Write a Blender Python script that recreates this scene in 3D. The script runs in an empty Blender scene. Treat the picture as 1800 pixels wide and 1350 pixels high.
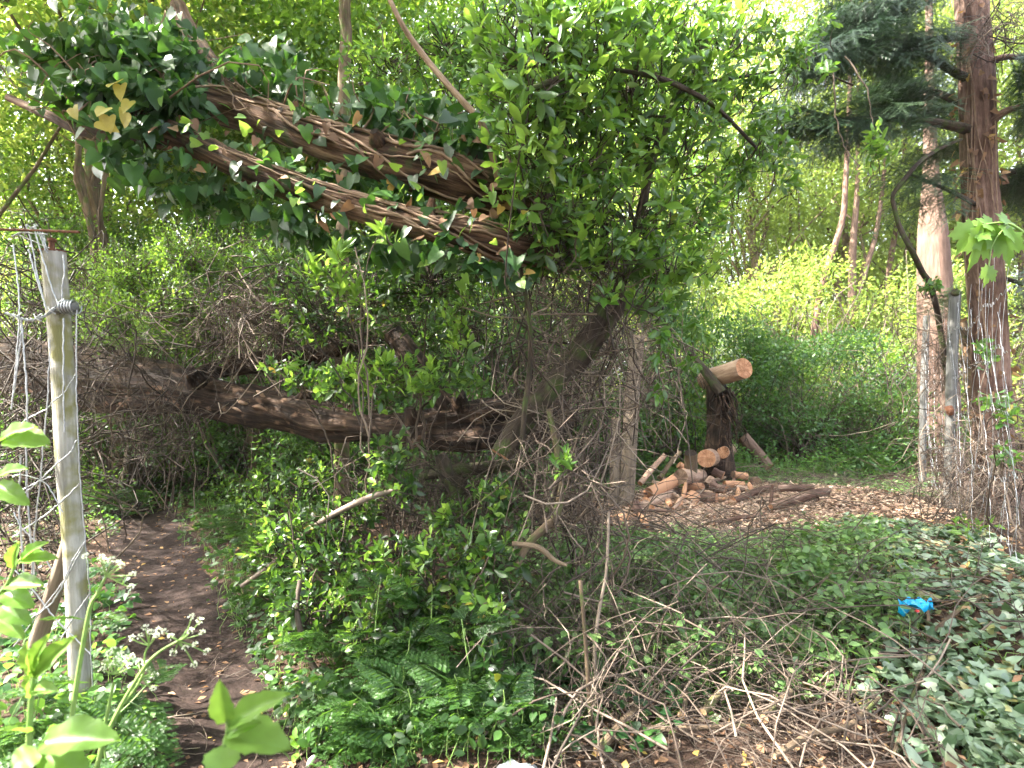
import bpy, math
import numpy as np
from mathutils import Matrix, Vector

SC = bpy.context.scene
COL = SC.collection
R = np.random.default_rng(11)
PI = math.pi

# ------------------------------------------------------------------ camera
F = 1000.0                      # focal length in pixels of the 1800 wide picture
CAM_Z = 1.5
cam_d = bpy.data.cameras.new('camera')
cam = bpy.data.objects.new('camera', cam_d)
COL.objects.link(cam)
cam_d.sensor_width = 36.0
cam_d.lens = 36.0 * F / 1800.0
cam_d.clip_start = 0.05
cam_d.clip_end = 600
cam.location = (0, 0, CAM_Z)
cam.rotation_euler = (PI / 2, 0, 0)
cam_d.dof.use_dof = True
cam_d.dof.focus_distance = 4.2
cam_d.dof.aperture_fstop = 2.8
SC.camera = cam

# ------------------------------------------------------------------ light
SUN_EL = math.radians(47)
SUN_DIR = Vector((-0.97, -0.12, 0.0)).normalized()          # towards the sun, on the ground
world = bpy.data.worlds.new("World")
SC.world = world
world.use_nodes = True
wn = world.node_tree
bg = wn.nodes['Background']
sky = wn.nodes.new('ShaderNodeTexSky')
sky.sky_type = 'NISHITA'
sky.sun_disc = False
sky.sun_elevation = SUN_EL
sky.sun_rotation = math.atan2(SUN_DIR.x, SUN_DIR.y)
sky.air_density = 1.0
sky.dust_density = 5.0
sky.ozone_density = 1.0
bg.inputs['Strength'].default_value = 0.15
hz = wn.nodes.new('ShaderNodeHueSaturation')          # thin bright cloud: a whiter sky
hz.inputs['Saturation'].default_value = 0.4
wn.links.new(sky.outputs[0], hz.inputs['Color'])
wn.links.new(hz.outputs[0], bg.inputs[0])
sun_d = bpy.data.lights.new('sun', 'SUN')
sun_d.energy = 5.0
sun_d.angle = math.radians(0.5)
sun_d.color = (1.0, 0.93, 0.82)
sun = bpy.data.objects.new('sun', sun_d)
COL.objects.link(sun)
sv = Vector((SUN_DIR.x * math.cos(SUN_EL), SUN_DIR.y * math.cos(SUN_EL), math.sin(SUN_EL)))
sun.rotation_euler = sv.to_track_quat('Z', 'Y').to_euler()
sun.location = (-8, 6, 14)
SC.view_settings.view_transform = 'Standard'
SC.view_settings.look = 'None'
SC.view_settings.gamma = 1
SC.view_settings.use_curve_mapping = False
SC.view_settings.exposure = 3.25
SC.render.engine = 'CYCLES'
SC.cycles.max_bounces = 7
SC.cycles.diffuse_bounces = 4
SC.cycles.glossy_bounces = 2
SC.cycles.transmission_bounces = 4
SC.cycles.sample_clamp_indirect = 6

# ------------------------------------------------------------------ helpers
def P(px, py, Y):
    return np.array([(px - 900.0) * Y / F, Y, CAM_Z - (py - 675.0) * Y / F])

def gh(x, y):
    x = np.asarray(x, float); y = np.asarray(y, float)
    h = 0.03 * np.sin(x * 2.1 + 1.3 * np.sin(y * 0.7)) + 0.03 * np.sin(y * 1.7 + 0.6 * x) + 0.015 * np.sin(x * 5.3 + y * 4.1)
    s = np.clip((x - 1.7 - 0.12 * (y - 3)) / 1.2, 0, 1)
    h = h + 0.22 * s * s * (3 - 2 * s) * np.clip((9 - y) / 4, 0, 1)
    d = np.abs(x - path_x(y))
    h = h - 0.05 * np.clip(1 - d / 0.8, 0, 1) * np.clip((8 - y) / 2, 0, 1)
    return h

def path_x(y):
    y = np.asarray(y, float)
    return np.interp(y, [-4, 0, 2.3, 3, 4, 5, 6, 8, 12], [-0.8, -0.85, -1.06, -1.66, -2.38, -3.1, -3.85, -5.3, -8.0])

def norm(v):
    return v / np.maximum(np.linalg.norm(v, axis=-1, keepdims=True), 1e-9)

def rdir(n, up=0.0):
    v = R.normal(size=(n, 3)); v = norm(v); v[:, 2] += up
    return norm(v)

def tag(o, label=None, cat=None, group=None, kind=None):
    if label: o['label'] = label
    if cat: o['category'] = cat
    if group: o['group'] = group
    if kind: o['kind'] = kind
    return o

def empty(name, loc, label, cat, group=None):
    o = bpy.data.objects.new(name, None)
    o.empty_display_size = 0.1
    o.location = [float(c) for c in loc]
    COL.objects.link(o)
    return tag(o, label, cat, group)

def link(name, me, parent=None, world_verts=True):
    o = bpy.data.objects.new(name, me)
    COL.objects.link(o)
    if parent is not None:
        o.parent = parent
        if world_verts:
            o.location = -Vector(parent.location)
    return o

def mesh_tris(name, V, T, mat, rnd=None, smooth=False, tc=None):
    me = bpy.data.meshes.new(name)
    V = np.ascontiguousarray(V, np.float32); T = np.ascontiguousarray(T, np.int32)
    me.vertices.add(len(V)); me.vertices.foreach_set('co', V.ravel())
    k = T.shape[1]
    me.loops.add(T.size); me.loops.foreach_set('vertex_index', T.ravel())
    me.polygons.add(len(T)); me.polygons.foreach_set('loop_start', np.arange(0, T.size, k, dtype=np.int32))
    if smooth: me.polygons.foreach_set('use_smooth', np.ones(len(T), bool))
    if rnd is not None:
        a = me.attributes.new('rnd', 'FLOAT', 'POINT'); a.data.foreach_set('value', np.ascontiguousarray(rnd, np.float32))
    if tc is not None:
        a = me.attributes.new('tc', 'FLOAT_VECTOR', 'POINT'); a.data.foreach_set('vector', np.ascontiguousarray(tc, np.float32).ravel())
    me.update(calc_edges=True)
    if isinstance(mat, (list, tuple)):
        for m in mat: me.materials.append(m)
    else:
        me.materials.append(mat)
    return me

# ---- tubes ------------------------------------------------------------
def tubes(Pt, Rd, S=5, cap=False):
    """Pt (M,K,3) polylines, Rd (M,K) radii -> verts, quads, tc, rnd"""
    M, K, _ = Pt.shape
    t = np.gradient(Pt, axis=1); t = norm(t)
    ref = np.where(np.abs(t[:, :1, 2:3]) > 0.8, np.array([1.0, 0.13, 0]), np.array([0.07, 0.11, 1.0]))
    ref = np.broadcast_to(ref, t.shape)
    a = norm(np.cross(t, ref)); b = np.cross(t, a)
    th = np.arange(S) * 2 * PI / S
    c, s = np.cos(th), np.sin(th)
    V = Pt[:, :, None, :] + Rd[:, :, None, None] * (a[:, :, None, :] * c[None, None, :, None] + b[:, :, None, :] * s[None, None, :, None])
    sl = np.concatenate([np.zeros((M, 1)), np.cumsum(np.linalg.norm(np.diff(Pt, axis=1), axis=2), axis=1)], axis=1)
    tc = np.empty((M, K, S, 3))
    tc[..., 0] = c * Rd[:, :, None]; tc[..., 1] = s * Rd[:, :, None]; tc[..., 2] = sl[:, :, None]
    tc += R.random((M, 1, 1, 3)) * 7
    idx = np.arange(M * K * S).reshape(M, K, S)
    j = (np.arange(S) + 1) % S
    q = np.stack([idx[:, :-1, :], idx[:, :-1][:, :, j], idx[:, 1:][:, :, j], idx[:, 1:, :]], axis=-1).reshape(-1, 4)
    rnd = np.repeat(R.random(M), K * S)
    return V.reshape(-1, 3), q, tc.reshape(-1, 3), rnd

def tube_mesh(name, Pt, Rd, mat, S=5):
    V, q, tc, rnd = tubes(np.asarray(Pt, float), np.asarray(Rd, float), S)
    return mesh_tris(name, V, q, mat, rnd=rnd, tc=tc, smooth=True)

def spline(pts, n):
    """Catmull-Rom through rows of pts"""
    p = np.asarray(pts, float)
    p = np.vstack([2 * p[0] - p[1], p, 2 * p[-1] - p[-2]])
    m = len(p) - 3
    u = np.linspace(0, m - 1e-6, n); i = u.astype(int); f = (u - i)[:, None]
    a, b, c, d = p[i], p[i + 1], p[i + 2], p[i + 3]
    return 0.5 * (2 * b + (c - a) * f + (2 * a - 5 * b + 4 * c - d) * f ** 2 + (3 * b - a - 3 * c + d) * f ** 3)

def pix_path(rows, n):
    """rows of (px, py, Y, width_px) -> points, radii"""
    w = np.array([[*P(r[0], r[1], r[2]), r[3] * r[2] / F / 2] for r in rows])
    s = spline(w, n)
    return s[:, :3], np.maximum(s[:, 3], 0.001)

def log_mesh(name, pts, rad, mat, S=28, rough=0.12, lumps=0.1, cut=None, seed=0, freq=9):
    """a trunk or log: ridged bark, lumps, closed ends (ends take the material 'cut')"""
    rr = np.random.default_rng(seed)
    pts = np.asarray(pts, float); rad = np.asarray(rad, float)
    K = len(pts)
    t = norm(np.gradient(pts, axis=0))
    ref = np.array([0.05, 0.1, 1.0]) if abs(t[:, 2]).mean() < 0.8 else np.array([1.0, 0.1, 0.05])
    a = norm(np.cross(t, ref)); b = np.cross(t, a)
    sl = np.concatenate([[0], np.cumsum(np.linalg.norm(np.diff(pts, axis=0), axis=1))])
    th = np.arange(S) * 2 * PI / S
    TH, SL = np.meshgrid(th, sl)
    rel = np.ones_like(TH)
    r0 = rad.mean()
    def field(a, b):            # smooth random field, periodic round the trunk
        g = rr.normal(size=(a, b)); u = np.linspace(0, a - 1.001, K); v = np.arange(S) * b / S
        iu = u.astype(int); fu = u - iu; fu = (fu * fu * (3 - 2 * fu))[:, None]
        iv = v.astype(int); fv = v - iv; fv = (fv * fv * (3 - 2 * fv))[None]
        iv2 = (iv + 1) % b
        return (g[iu][:, iv] * (1 - fu) + g[iu + 1][:, iv] * fu) * (1 - fv) + (g[iu][:, iv2] * (1 - fu) + g[iu + 1][:, iv2] * fu) * fv
    rel += rough * (.30 * field(max(3, K // 10), max(4, S // 3)) + .45 * np.minimum(field(max(3, K // 14), max(4, S // 5)), .6) + .16 * field(max(3, K // 3), max(4, S // 2)))
    rel += lumps * .6 * field(max(3, K // 9), 4) + rr.normal(size=TH.shape) * rough * 0.06
    Rr = rad[:, None] * rel
    V = pts[:, None, :] + Rr[..., None] * (a[:, None, :] * np.cos(TH)[..., None] + b[:, None, :] * np.sin(TH)[..., None])
    tc = np.stack([np.cos(TH) * rad[:, None], np.sin(TH) * rad[:, None], SL], -1) + rr.random(3) * 9
    V = V.reshape(-1, 3); tc = tc.reshape(-1, 3)
    idx = np.arange(K * S).reshape(K, S); j = (np.arange(S) + 1) % S
    q = np.stack([idx[:-1], idx[:-1][:, j], idx[1:][:, j], idx[1:]], -1).reshape(-1, 4)
    faces = [list(map(int, f)) for f in q]
    nq = len(faces)
    V = list(map(tuple, V)); tc = list(map(tuple, tc)); ec = [(0, 0, 0)] * len(V)
    for e, ring in ((0, idx[0]), (K - 1, idx[-1])):
        base = len(V)
        off = rr.normal(size=2) * rad[e] * .12
        for s, i in enumerate(ring):
            V.append(V[i]); tc.append(tc[i]); ec.append((math.cos(th[s]) * rad[e] - off[0], math.sin(th[s]) * rad[e] - off[1], seed * 1.7 + e))
        V.append(tuple(pts[e])); tc.append((0, 0, 0)); ec.append((-off[0], -off[1], seed * 1.7 + e))
        for s in range(S):
            f = [base + s, base + (s + 1) % S, base + S]
            faces.append(f if e else f[::-1])
    me = bpy.data.meshes.new(name)
    me.from_pydata(V, [], faces)
    at = me.attributes.new('tc', 'FLOAT_VECTOR', 'POINT'); at.data.foreach_set('vector', np.array(tc, np.float32).ravel())
    at = me.attributes.new('ec', 'FLOAT_VECTOR', 'POINT'); at.data.foreach_set('vector', np.array(ec, np.float32).ravel())
    me.materials.append(mat); me.materials.append(cut or mat)
    mi = np.zeros(len(faces), np.int32); mi[nq:] = 1
    me.polygons.foreach_set('material_index', mi)
    sm = np.ones(len(faces), bool); sm[nq:] = False
    me.polygons.foreach_set('use_smooth', sm)
    me.update()
    return me

# ------------------------------------------------------------------ materials
def mat_new(name):
    m = bpy.data.materials.new(name); m.use_nodes = True
    nt = m.node_tree; nt.nodes.clear()
    out = nt.nodes.new('ShaderNodeOutputMaterial')
    return m, nt, out

def N(nt, t, **kw):
    n = nt.nodes.new(t)
    for k, v in kw.items(): setattr(n, k, v)
    return n

def ramp(nt, stops):
    r = nt.nodes.new('ShaderNodeValToRGB')
    e = r.color_ramp.elements
    while len(e) < len(stops): e.new(0.5)
    for el, (p, c) in zip(e, stops): el.position = p; el.color = (*c, 1)
    return r

def leaf_mat(name, stops, trans=(0.25, 0.42, 0.03), tmix=0.38, rough=0.4, spec=0.5, back=None):
    m, nt, out = mat_new(name)
    at = N(nt, 'ShaderNodeAttribute', attribute_name='rnd')
    oi = N(nt, 'ShaderNodeObjectInfo')
    ad = N(nt, 'ShaderNodeMath', operation='ADD'); nt.links.new(at.outputs['Fac'], ad.inputs[0]); nt.links.new(oi.outputs['Random'], ad.inputs[1])
    fr = N(nt, 'ShaderNodeMath', operation='FRACT'); nt.links.new(ad.outputs[0], fr.inputs[0])
    rp = ramp(nt, stops); nt.links.new(fr.outputs[0], rp.inputs[0])
    tx = N(nt, 'ShaderNodeNewGeometry')
    no = N(nt, 'ShaderNodeTexNoise'); no.inputs['Scale'].default_value = 45; no.inputs['Detail'].default_value = 2
    nt.links.new(tx.outputs['Position'], no.inputs['Vector'])
    hs = N(nt, 'ShaderNodeHueSaturation')
    mr = N(nt, 'ShaderNodeMapRange'); mr.inputs[3].default_value = 0.7; mr.inputs[4].default_value = 1.3
    nt.links.new(no.outputs['Fac'], mr.inputs[0]); nt.links.new(mr.outputs[0], hs.inputs['Value'])
    nt.links.new(rp.outputs[0], hs.inputs['Color'])
    col = hs.outputs[0]
    if back:
        mx = N(nt, 'ShaderNodeMix', data_type='RGBA'); mx.inputs['B'].default_value = (*back, 1)
        nt.links.new(tx.outputs['Backfacing'], mx.inputs['Factor']); nt.links.new(col, mx.inputs['A']); col = mx.outputs['Result']
    pb = N(nt, 'ShaderNodeBsdfPrincipled')
    pb.inputs['Roughness'].default_value = rough
    pb.inputs['Specular IOR Level'].default_value = spec
    nt.links.new(col, pb.inputs['Base Color'])
    tr = N(nt, 'ShaderNodeBsdfTranslucent')
    tm = N(nt, 'ShaderNodeMix', data_type='RGBA', blend_type='MULTIPLY'); tm.inputs['Factor'].default_value = 0.0
    # transmitted light: the leaf's own hue, yellower
    hv = N(nt, 'ShaderNodeMix', data_type='RGBA'); hv.inputs['Factor'].default_value = 0.7
    nt.links.new(rp.outputs[0], hv.inputs['A']); hv.inputs['B'].default_value = (*trans, 1)
    nt.links.new(hv.outputs['Result'], tr.inputs['Color'])
    ms = N(nt, 'ShaderNodeMixShader'); ms.inputs[0].default_value = tmix
    nt.links.new(pb.outputs[0], ms.inputs[1]); nt.links.new(tr.outputs[0], ms.inputs[2])
    nt.links.new(ms.outputs[0], out.inputs[0])
    return m

def bark_mat(name, stops, stretch=0.12, scale=26, bump=0.6, rough=0.85, moss=None, moss_amt=0.5):
    m, nt, out = mat_new(name)
    at = N(nt, 'ShaderNodeAttribute', attribute_name='tc')
    mp = N(nt, 'ShaderNodeMapping'); mp.inputs['Scale'].default_value = (1, 1, stretch)
    nt.links.new(at.outputs['Vector'], mp.inputs[0])
    no = N(nt, 'ShaderNodeTexNoise'); no.inputs['Scale'].default_value = scale; no.inputs['Detail'].default_value = 7; no.inputs['Roughness'].default_value = 0.68
    nt.links.new(mp.outputs[0], no.inputs['Vector'])
    n2 = N(nt, 'ShaderNodeTexNoise'); n2.inputs['Scale'].default_value = 5; n2.inputs['Detail'].default_value = 4
    nt.links.new(at.outputs['Vector'], n2.inputs['Vector'])
    mx = N(nt, 'ShaderNodeMath', operation='MULTIPLY_ADD'); mx.inputs[1].default_value = 0.45
    nt.links.new(n2.outputs['Fac'], mx.inputs[0])
    sc = N(nt, 'ShaderNodeMath', operation='MULTIPLY_ADD'); sc.inputs[1].default_value = 0.9; sc.inputs[2].default_value = -0.16
    nt.links.new(no.outputs['Fac'], sc.inputs[0]); nt.links.new(sc.outputs[0], mx.inputs[2])
    rp = ramp(nt, stops); nt.links.new(mx.outputs[0], rp.inputs[0])
    col = rp.outputs[0]
    if moss:
        n3 = N(nt, 'ShaderNodeTexNoise'); n3.inputs['Scale'].default_value = 9; n3.inputs['Detail'].default_value = 6
        nt.links.new(at.outputs['Vector'], n3.inputs['Vector'])
        mr = N(nt, 'ShaderNodeMapRange'); mr.inputs[1].default_value = 0.62 - 0.25 * moss_amt; mr.inputs[2].default_value = 0.75 - 0.2 * moss_amt
        nt.links.new(n3.outputs['Fac'], mr.inputs[0])
        mm = N(nt, 'ShaderNodeMix', data_type='RGBA'); nt.links.new(mr.outputs[0], mm.inputs['Factor'])
        nt.links.new(col, mm.inputs['A']); mm.inputs['B'].default_value = (*moss, 1); col = mm.outputs['Result']
    pb = N(nt, 'ShaderNodeBsdfPrincipled'); pb.inputs['Roughness'].default_value = rough; pb.inputs['Specular IOR Level'].default_value = 0.25
    nt.links.new(col, pb.inputs['Base Color'])
    bp = N(nt, 'ShaderNodeBump'); bp.inputs['Strength'].default_value = bump; bp.inputs['Distance'].default_value = 0.035
    nt.links.new(no.outputs['Fac'], bp.inputs['Height']); nt.links.new(bp.outputs[0], pb.inputs['Normal'])
    nt.links.new(pb.outputs[0], out.inputs[0])
    return m

def plain_mat(name, c1, c2, scale=20, rough=0.6, metal=0.0, bump=0.0, spec=0.4):
    m, nt, out = mat_new(name)
    g = N(nt, 'ShaderNodeNewGeometry')
    no = N(nt, 'ShaderNodeTexNoise'); no.inputs['Scale'].default_value = scale; no.inputs['Detail'].default_value = 5
    nt.links.new(g.outputs['Position'], no.inputs['Vector'])
    rp = ramp(nt, [(0.3, c1), (0.7, c2)]); nt.links.new(no.outputs['Fac'], rp.inputs[0])
    pb = N(nt, 'ShaderNodeBsdfPrincipled'); pb.inputs['Roughness'].default_value = rough; pb.inputs['Metallic'].default_value = metal
    pb.inputs['Specular IOR Level'].default_value = spec
    nt.links.new(rp.outputs[0], pb.inputs['Base Color'])
    if bump:
        bp = N(nt, 'ShaderNodeBump'); bp.inputs['Strength'].default_value = bump; bp.inputs['Distance'].default_value = 0.01
        nt.links.new(no.outputs['Fac'], bp.inputs['Height']); nt.links.new(bp.outputs[0], pb.inputs['Normal'])
    nt.links.new(pb.outputs[0], out.inputs[0])
    return m

def rnd_mat(name, stops, rough=0.7, spec=0.3):
    """colour picked per piece"""
    m, nt, out = mat_new(name)
    at = N(nt, 'ShaderNodeAttribute', attribute_name='rnd'); oi = N(nt, 'ShaderNodeObjectInfo')
    ad = N(nt, 'ShaderNodeMath', operation='ADD'); nt.links.new(at.outputs['Fac'], ad.inputs[0]); nt.links.new(oi.outputs['Random'], ad.inputs[1])
    fr = N(nt, 'ShaderNodeMath', operation='FRACT'); nt.links.new(ad.outputs[0], fr.inputs[0])
    rp = ramp(nt, stops); nt.links.new(fr.outputs[0], rp.inputs[0])
    g = N(nt, 'ShaderNodeNewGeometry')
    no = N(nt, 'ShaderNodeTexNoise'); no.inputs['Scale'].default_value = 60; no.inputs['Detail'].default_value = 3
    nt.links.new(g.outputs['Position'], no.inputs['Vector'])
    hs = N(nt, 'ShaderNodeHueSaturation'); mr = N(nt, 'ShaderNodeMapRange'); mr.inputs[3].default_value = 0.55; mr.inputs[4].default_value = 1.45
    nt.links.new(no.outputs['Fac'], mr.inputs[0]); nt.links.new(mr.outputs[0], hs.inputs['Value']); nt.links.new(rp.outputs[0], hs.inputs['Color'])
    pb = N(nt, 'ShaderNodeBsdfPrincipled'); pb.inputs['Roughness'].default_value = rough; pb.inputs['Specular IOR Level'].default_value = spec
    nt.links.new(hs.outputs[0], pb.inputs['Base Color']); nt.links.new(pb.outputs[0], out.inputs[0])
    return m

def cut_mat(name, c1, c2):
    """sawn end grain: growth rings round the pith and a few radial cracks"""
    m, nt, out = mat_new(name)
    at = N(nt, 'ShaderNodeAttribute', attribute_name='ec')
    sp = N(nt, 'ShaderNodeSeparateXYZ'); nt.links.new(at.outputs['Vector'], sp.inputs[0])
    cb = N(nt, 'ShaderNodeCombineXYZ'); nt.links.new(sp.outputs[0], cb.inputs[0]); nt.links.new(sp.outputs[1], cb.inputs[1])
    ln = N(nt, 'ShaderNodeVectorMath', operation='LENGTH'); nt.links.new(cb.outputs[0], ln.inputs[0])
    no = N(nt, 'ShaderNodeTexNoise'); no.inputs['Scale'].default_value = 16; no.inputs['Detail'].default_value = 6; nt.links.new(at.outputs['Vector'], no.inputs['Vector'])
    ra = N(nt, 'ShaderNodeMath', operation='MULTIPLY_ADD'); ra.inputs[1].default_value = .03; nt.links.new(no.outputs['Fac'], ra.inputs[0]); nt.links.new(ln.outputs['Value'], ra.inputs[2])
    fq = N(nt, 'ShaderNodeMath', operation='MULTIPLY'); fq.inputs[1].default_value = 520; nt.links.new(ra.outputs[0], fq.inputs[0])
    sn = N(nt, 'ShaderNodeMath', operation='SINE'); nt.links.new(fq.outputs[0], sn.inputs[0])
    an = N(nt, 'ShaderNodeMath', operation='ARCTAN2'); nt.links.new(sp.outputs[1], an.inputs[0]); nt.links.new(sp.outputs[0], an.inputs[1])
    a5 = N(nt, 'ShaderNodeMath', operation='MULTIPLY_ADD'); a5.inputs[1].default_value = 3.0; nt.links.new(an.outputs[0], a5.inputs[0]); nt.links.new(sp.outputs[2], a5.inputs[2])
    cr = N(nt, 'ShaderNodeTexNoise'); cr.noise_dimensions = '1D'; cr.inputs['Scale'].default_value = 2.2; cr.inputs['Detail'].default_value = 4; nt.links.new(a5.outputs[0], cr.inputs['W'])
    ck = N(nt, 'ShaderNodeMapRange'); ck.inputs[1].default_value = .60; ck.inputs[2].default_value = .66; nt.links.new(cr.outputs['Fac'], ck.inputs[0])
    mxf = N(nt, 'ShaderNodeMath', operation='MULTIPLY_ADD'); mxf.inputs[1].default_value = .10; nt.links.new(sn.outputs[0], mxf.inputs[0]); nt.links.new(no.outputs['Fac'], mxf.inputs[2])
    rp = ramp(nt, [(0.25, tuple(x * .55 for x in c1)), (.45, c1), (0.7, c2)]); nt.links.new(mxf.outputs[0], rp.inputs[0])
    dk = N(nt, 'ShaderNodeMix', data_type='RGBA'); ckm = N(nt, 'ShaderNodeMath', operation='MULTIPLY'); ckm.inputs[1].default_value = .75; nt.links.new(ck.outputs[0], ckm.inputs[0])
    nt.links.new(ckm.outputs[0], dk.inputs['Factor']); nt.links.new(rp.outputs[0], dk.inputs['A']); dk.inputs['B'].default_value = (.07, .035, .02, 1)
    pb = N(nt, 'ShaderNodeBsdfPrincipled'); pb.inputs['Roughness'].default_value = 0.85; pb.inputs['Specular IOR Level'].default_value = 0.2
    nt.links.new(dk.outputs['Result'], pb.inputs['Base Color']); nt.links.new(pb.outputs[0], out.inputs[0])
    return m

G = lambda *a: a
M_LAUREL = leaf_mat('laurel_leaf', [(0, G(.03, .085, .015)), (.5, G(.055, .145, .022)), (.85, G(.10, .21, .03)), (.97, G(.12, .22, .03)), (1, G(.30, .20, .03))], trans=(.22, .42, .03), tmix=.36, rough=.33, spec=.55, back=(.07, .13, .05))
M_LAUREL_SHADED = leaf_mat('shaded_laurel_leaf', [(0, G(.008, .027, .006)), (.5, G(.015, .044, .009)), (.86, G(.032, .082, .014)), (.97, G(.08, .16, .022)), (1, G(.30, .20, .03))], trans=(.17, .36, .025), tmix=.3, rough=.33, spec=.5, back=(.05, .095, .035))  # older laurel leaf, darkened further: left-hand shade put into its colour
M_HERB_SHADED = leaf_mat('shaded_herb_leaf', [(0, G(.012, .036, .009)), (.6, G(.02, .06, .012)), (1, G(.04, .10, .018))], trans=(.20, .42, .04), tmix=.36, rough=.5)  # herb leaf darkened so its colour carries the shade on the left
M_SHOOT = leaf_mat('young_laurel_leaf', [(0, G(.09, .20, .03)), (.6, G(.14, .27, .045)), (1, G(.20, .32, .06))], trans=(.36, .55, .06), tmix=.42, rough=.4)
M_IVY = leaf_mat('ivy_leaf', [(0, G(.008, .034, .010)), (.5, G(.017, .06, .016)), (.88, G(.036, .10, .024)), (1, G(.07, .155, .03))], trans=(.16, .38, .03), tmix=.28, rough=.4, spec=.4, back=(.055, .10, .045))
M_IVYOLD = leaf_mat('yellow_ivy_leaf', [(0, G(.34, .30, .05)), (1, G(.45, .38, .10))], trans=(.5, .42, .06), tmix=.35, rough=.5)
M_GIVY = leaf_mat('ground_ivy_leaf', [(0, G(.045, .085, .042)), (.25, G(.095, .15, .08)), (.6, G(.15, .215, .135)), (.93, G(.24, .30, .20)), (1, G(.30, .27, .10))], trans=(.14, .3, .05), tmix=.2, rough=.3, spec=.75)
M_SMALL = leaf_mat('privet_leaf', [(0, G(.03, .085, .015)), (.6, G(.06, .15, .025)), (1, G(.13, .24, .04))], trans=(.30, .50, .04), tmix=.42, rough=.45)
M_BRAMBLE = leaf_mat('bramble_leaf', [(0, G(.06, .125, .035)), (.6, G(.105, .20, .058)), (1, G(.19, .29, .10))], trans=(.22, .42, .04), tmix=.34, rough=.42, back=(.09, .14, .075))
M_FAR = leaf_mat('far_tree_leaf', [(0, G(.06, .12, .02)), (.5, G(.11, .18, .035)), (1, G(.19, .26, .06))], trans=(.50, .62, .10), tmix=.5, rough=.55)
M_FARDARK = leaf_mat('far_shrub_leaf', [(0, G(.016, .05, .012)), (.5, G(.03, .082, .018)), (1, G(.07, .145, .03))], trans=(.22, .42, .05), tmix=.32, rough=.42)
M_MOUND = leaf_mat('mound_ivy_leaf', [(0, G(.018, .055, .018)), (.5, G(.038, .095, .03)), (1, G(.085, .165, .05))], trans=(.2, .4, .05), tmix=.32, rough=.38)
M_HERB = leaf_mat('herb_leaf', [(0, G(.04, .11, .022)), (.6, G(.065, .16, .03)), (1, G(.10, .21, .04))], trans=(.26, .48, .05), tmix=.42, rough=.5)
M_BIG = leaf_mat('broad_leaf', [(0, G(.10, .21, .035)), (1, G(.15, .27, .05))], trans=(.34, .55, .06), tmix=.45, rough=.45)
M_YEW = leaf_mat('yew_needle', [(0, G(.016, .04, .016)), (.6, G(.028, .06, .026)), (1, G(.06, .10, .04))], trans=(.06, .16, .04), tmix=.15, rough=.4)
M_DRY = leaf_mat('dry_leaf', [(0, G(.10, .05, .025)), (.5, G(.19, .10, .05)), (.9, G(.30, .19, .10)), (1, G(.45, .30, .06))], trans=(.3, .16, .06), tmix=.2, rough=.75)
M_FLOWER = leaf_mat('cow_parsley_floret', [(0, G(.55, .62, .40)), (.5, G(.75, .78, .65)), (1, G(.8, .8, .74))], trans=(.7, .75, .5), tmix=.3, rough=.7)
M_HSTEM = plain_mat('green_stem', (.12, .22, .05), (.2, .3, .08), 30, .5)
M_CEDAR = bark_mat('fallen_trunk_bark', [(.32, G(.010, .007, .005)), (.45, G(.05, .028, .018)), (.57, G(.14, .08, .05)), (.74, G(.34, .23, .16))], .07, 40, 1.0, moss=(.05, .065, .02), moss_amt=.25)
M_ROT = bark_mat('rotten_trunk_bark', [(.32, G(.006, .0045, .004)), (.48, G(.022, .014, .010)), (.62, G(.065, .04, .027)), (.82, G(.24, .17, .125))], .13, 26, 1.0, moss=(.24, .15, .10), moss_amt=.12)
M_YEWBARK = bark_mat('yew_bark', [(.28, G(.03, .017, .013)), (.46, G(.10, .057, .043)), (.62, G(.19, .12, .092)), (.82, G(.36, .26, .21))], .18, 22, .8)
M_PALEBARK = bark_mat('pale_bark', [(.2, G(.14, .085, .06)), (.5, G(.32, .21, .15)), (.8, G(.46, .34, .26))], .12, 22, .7)
M_PINKBARK = bark_mat('pinkish_bark', [(.2, G(.045, .027, .02)), (.5, G(.115, .072, .054)), (.8, G(.20, .135, .105))], .12, 22, .7)
M_TREEBARK = bark_mat('tree_bark', [(.2, G(.035, .025, .018)), (.5, G(.12, .085, .055)), (.8, G(.24, .18, .12))], .15, 24, .8, moss=(.08, .11, .03), moss_amt=.3)
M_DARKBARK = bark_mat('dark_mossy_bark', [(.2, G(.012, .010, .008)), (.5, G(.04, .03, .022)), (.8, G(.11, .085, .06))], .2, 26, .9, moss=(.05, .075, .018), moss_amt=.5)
M_VINE = bark_mat('ivy_stem_bark', [(.25, G(.08, .05, .033)), (.5, G(.21, .14, .095)), (.75, G(.36, .26, .185))], .2, 50, .5)
M_TWIG = rnd_mat('twig_bark', [(0, G(.034, .025, .019)), (.5, G(.082, .060, .046)), (.85, G(.15, .115, .09)), (1, G(.25, .20, .155))])
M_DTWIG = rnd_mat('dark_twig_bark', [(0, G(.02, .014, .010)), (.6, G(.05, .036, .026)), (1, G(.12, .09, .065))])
M_CUT = cut_mat('sawn_wood', G(.34, .165, .09), G(.50, .28, .17))
M_CUTOLD = cut_mat('weathered_sawn_wood', G(.15, .095, .065), G(.30, .20, .14))
M_CUTPALE = cut_mat('pale_sawn_wood', G(.5, .3, .16), G(.66, .44, .27))
M_CHIP = rnd_mat('wood_chip', [(0, G(.26, .155, .11)), (.5, G(.42, .28, .20)), (1, G(.60, .46, .35))])
M_GALV = plain_mat('galvanised_wire', (.28, .29, .31), (.46, .48, .5), 60, .42, .75)
M_RUST = plain_mat('rusty_iron', (.07, .03, .018), (.2, .085, .045), 90, .85, .1, .3)
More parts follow.
